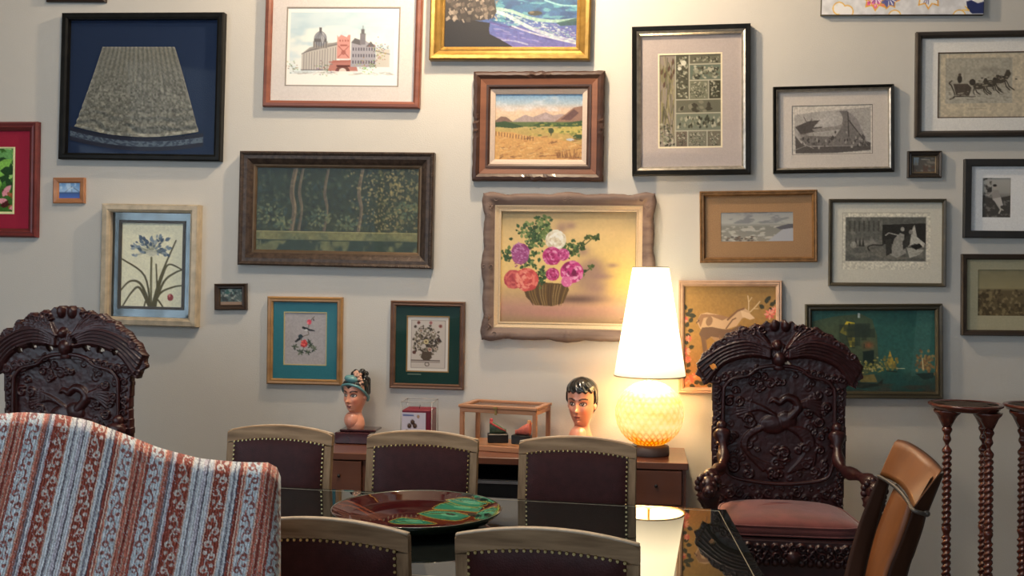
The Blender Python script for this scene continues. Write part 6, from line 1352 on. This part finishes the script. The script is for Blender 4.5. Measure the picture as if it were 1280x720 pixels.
# rows along the length of the rail from the far (upper left) end to the near (lower right) end, columns down its height
tops = [(1118, 552.5, dF), (1131, 555.5, dF - .05), (1148, 565.5, dF - .13), (1164, 578.5, dF - .21), (1175, 591, dN)]
bots = [(1099, 595, dF), (1112, 599.5, dF - .06), (1125, 607.5, dF - .14), (1135, 621, dF - .22), (1140.5, 637, dN)]
tp = smooth_path([at_depth(*p) for p in tops], 6); bt = smooth_path([at_depth(*p) for p in bots], 6); n = len(tp)
nrm = Vector((.45, .80, .1)).normalized()
rs = []
for i in range(n):
    s_ = i / (n - 1); bow = 0; a = tp[i] - nrm * (bow * -1) ; b_ = bt[i] - nrm * (bow * -1); ring = []
    m_ = 7
    for k in range(m_): q = a.lerp(b_, k / (m_ - 1)); ring.append(q - nrm * (.006 * math.sin(math.pi * k / (m_ - 1))))
    for k in reversed(range(m_)): q = a.lerp(b_, k / (m_ - 1)); ring.append(q + nrm * .034)
    rs.append(ring)
MB().rings(rs).build('top_rail', BWD, bw)
def slab(name, L, Rr, th_, mat, curve=0):
    """L, Rr: lists of (px,py,depth) for both long edges"""
    l = smooth_path([at_depth(*p) for p in L], 6); r = smooth_path([at_depth(*p) for p in Rr], 6); rs = []
    for a, b_ in zip(l, r):
        nn = nrm; rs.append([a - nn * curve * 0, a.lerp(b_, .25) - nn * curve, a.lerp(b_, .5) - nn * curve * 1.3, a.lerp(b_, .75) - nn * curve, b_, b_ + nn * th_, a.lerp(b_, .5) + nn * th_, a + nn * th_])
    MB().rings(rs).build(name, mat, bw)
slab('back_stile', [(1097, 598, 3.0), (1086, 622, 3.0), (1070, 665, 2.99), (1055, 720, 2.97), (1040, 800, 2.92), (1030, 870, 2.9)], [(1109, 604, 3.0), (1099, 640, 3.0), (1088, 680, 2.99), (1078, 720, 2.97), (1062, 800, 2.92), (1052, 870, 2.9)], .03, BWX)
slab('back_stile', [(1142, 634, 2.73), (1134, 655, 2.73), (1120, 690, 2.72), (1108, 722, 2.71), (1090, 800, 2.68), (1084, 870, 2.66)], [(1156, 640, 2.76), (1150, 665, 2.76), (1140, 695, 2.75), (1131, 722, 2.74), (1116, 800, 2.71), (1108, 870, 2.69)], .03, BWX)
slab('back_splat', [(1119, 606, 2.93), (1104, 640, 2.93), (1092, 675, 2.92), (1081, 722, 2.90), (1068, 800, 2.86), (1060, 870, 2.84)], [(1140, 632, 2.80), (1133, 660, 2.80), (1122, 690, 2.79), (1108, 722, 2.78), (1092, 800, 2.74), (1084, 870, 2.72)], .014, BWD, .012)
# dark end face and the strap that ties the rail
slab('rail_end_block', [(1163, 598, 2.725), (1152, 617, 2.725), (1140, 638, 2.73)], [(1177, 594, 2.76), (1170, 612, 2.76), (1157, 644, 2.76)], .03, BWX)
mb = MB(); mb.tube(smooth_path([at_depth(*p) for p in ((1098, 595, 3.0), (1110, 602, 2.94), (1124, 613, 2.87), (1136, 628, 2.79), (1141, 637, 2.71), (1150, 641, 2.70), (1159, 643, 2.72))], 5), .0055, 8); mb.build('strap', pmat('grey_brown_strap', (.10, .085, .07), .4, metal=.3), bw)
mb = MB(); mb.ball(at_depth(1158, 642, 2.715), .010, 12, 8, (1, 1, .9)); mb.build('strap_knob', pmat('grey_brown_strap', (.10, .085, .07), .4), bw)
s0 = at_depth(1066, 870, 2.8); zsr = s0.z
Mx = Matrix.Translation((s0.x, s0.y, 0)) @ Matrix.Rotation(math.radians(-25), 4, 'Z')
mb = MB().box(-.2, .2, -.42, .02, zsr - .03, zsr, .01); mb.xf(Mx); mb.build('seat', BWD, bw)
for x in (-.17, .17):
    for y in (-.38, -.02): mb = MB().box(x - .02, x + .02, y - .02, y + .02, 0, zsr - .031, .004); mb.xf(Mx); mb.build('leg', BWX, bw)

# ------------------------------------------------------------------ barley-twist plant stands
SR = pmat('red_mahogany_polish', (.07, .014, .010), .24, var=.4, scale=12, coat=.5, col2=(.13, .03, .018))
def make_stand(label, px, depth):
    c = at_depth(px, 505, depth); k = depth / F; zt = c.z + .004; R0 = 44 * k; t = thing('plant_stand', label, 'plant stand', (c.x, c.y, 0), 'barley-twist plant stands')
    lob = lambda a, r: r * (1 + .035 * math.cos(3 * (a - .5)))
    rs = []
    for r, z in ((.80, zt - .034), (.90, zt - .028), (.93, zt - .018), (1.0, zt - .012), (1.0, zt - .004), (.97, zt), (.90, zt), (.87, zt - .004)): rs.append([(lob(a, r * R0) * math.cos(a), lob(a, r * R0) * math.sin(a), z) for a in np.linspace(0, 2 * math.pi, 48, endpoint=False)])
    mb = MB(); mb.rings(rs); tp_ = mb.build('top', SR, t, rel=True)
    mb = MB(); mb.rings([[(lob(a, r * R0) * math.cos(a), lob(a, r * R0) * math.sin(a), zt - .0038) for a in np.linspace(0, 2 * math.pi, 48, endpoint=False)] for r in (.86, .3)]); mb.build('inset_panel', pmat('dull_top_inset', (.10, .07, .055), .5), tp_, rel=True)
    for a, q_ in ((math.radians(180), .52), (math.radians(315), .66), (math.radians(35), .74)):
        rl = R0 * q_; x, y = rl * math.cos(a), rl * math.sin(a)
        # flared bracket
        mb = MB(); mb.rings([[(x * f_ + s_ * math.cos(b_), y * f_ + s_ * math.sin(b_), z) for b_ in np.linspace(0, 2 * math.pi, 8, endpoint=False)] for z, s_, f_ in ((zt - .034, .070, .95), (zt - .045, .066, .96), (zt - .06, .050, .98), (zt - .085, .036, 1), (zt - .115, .022, 1))]); mb.build('bracket', SR, t, rel=True)
        zs_ = np.linspace(zt - .115, 0.02, 330); rs = []
        L = zt - .115
        for z in zs_:
            s_ = (zt - .115 - z) / L
            if s_ < .14 or s_ > .90: rr_ = .017 + .005 * math.sin(s_ * 110) + .004 * math.sin(s_ * 52); tw = 0
            elif .54 < s_ < .60: rr_ = .019 + .004 * math.sin((s_ - .54) * 105); tw = 0
            else: rr_ = .0185; tw = .26
            rs.append([(x + rr_ * (1 + tw * math.cos(2 * (b_ - z * 105))) * math.cos(b_), y + rr_ * (1 + tw * math.cos(2 * (b_ - z * 105))) * math.sin(b_), z) for b_ in np.linspace(0, 2 * math.pi, 14, endpoint=False)])
        mb = MB(); mb.rings(rs); mb.build('twisted_leg', SR, t, rel=True)
        mb = MB(); mb.ball((x, y, .02), .026, 12, 8, (1, 1, .76)); mb.build('foot', SR, t, rel=True)
    return t
s1 = make_stand('dark red barley-twist plant stand nearest the canal painting', 1208, 5.05)
s2 = copy_tree(s1); s2['label'] = 'dark red barley-twist plant stand cut off by the right edge'
c = at_depth(1303, 507, 5.02); s2.location = (c.x, c.y, 0)
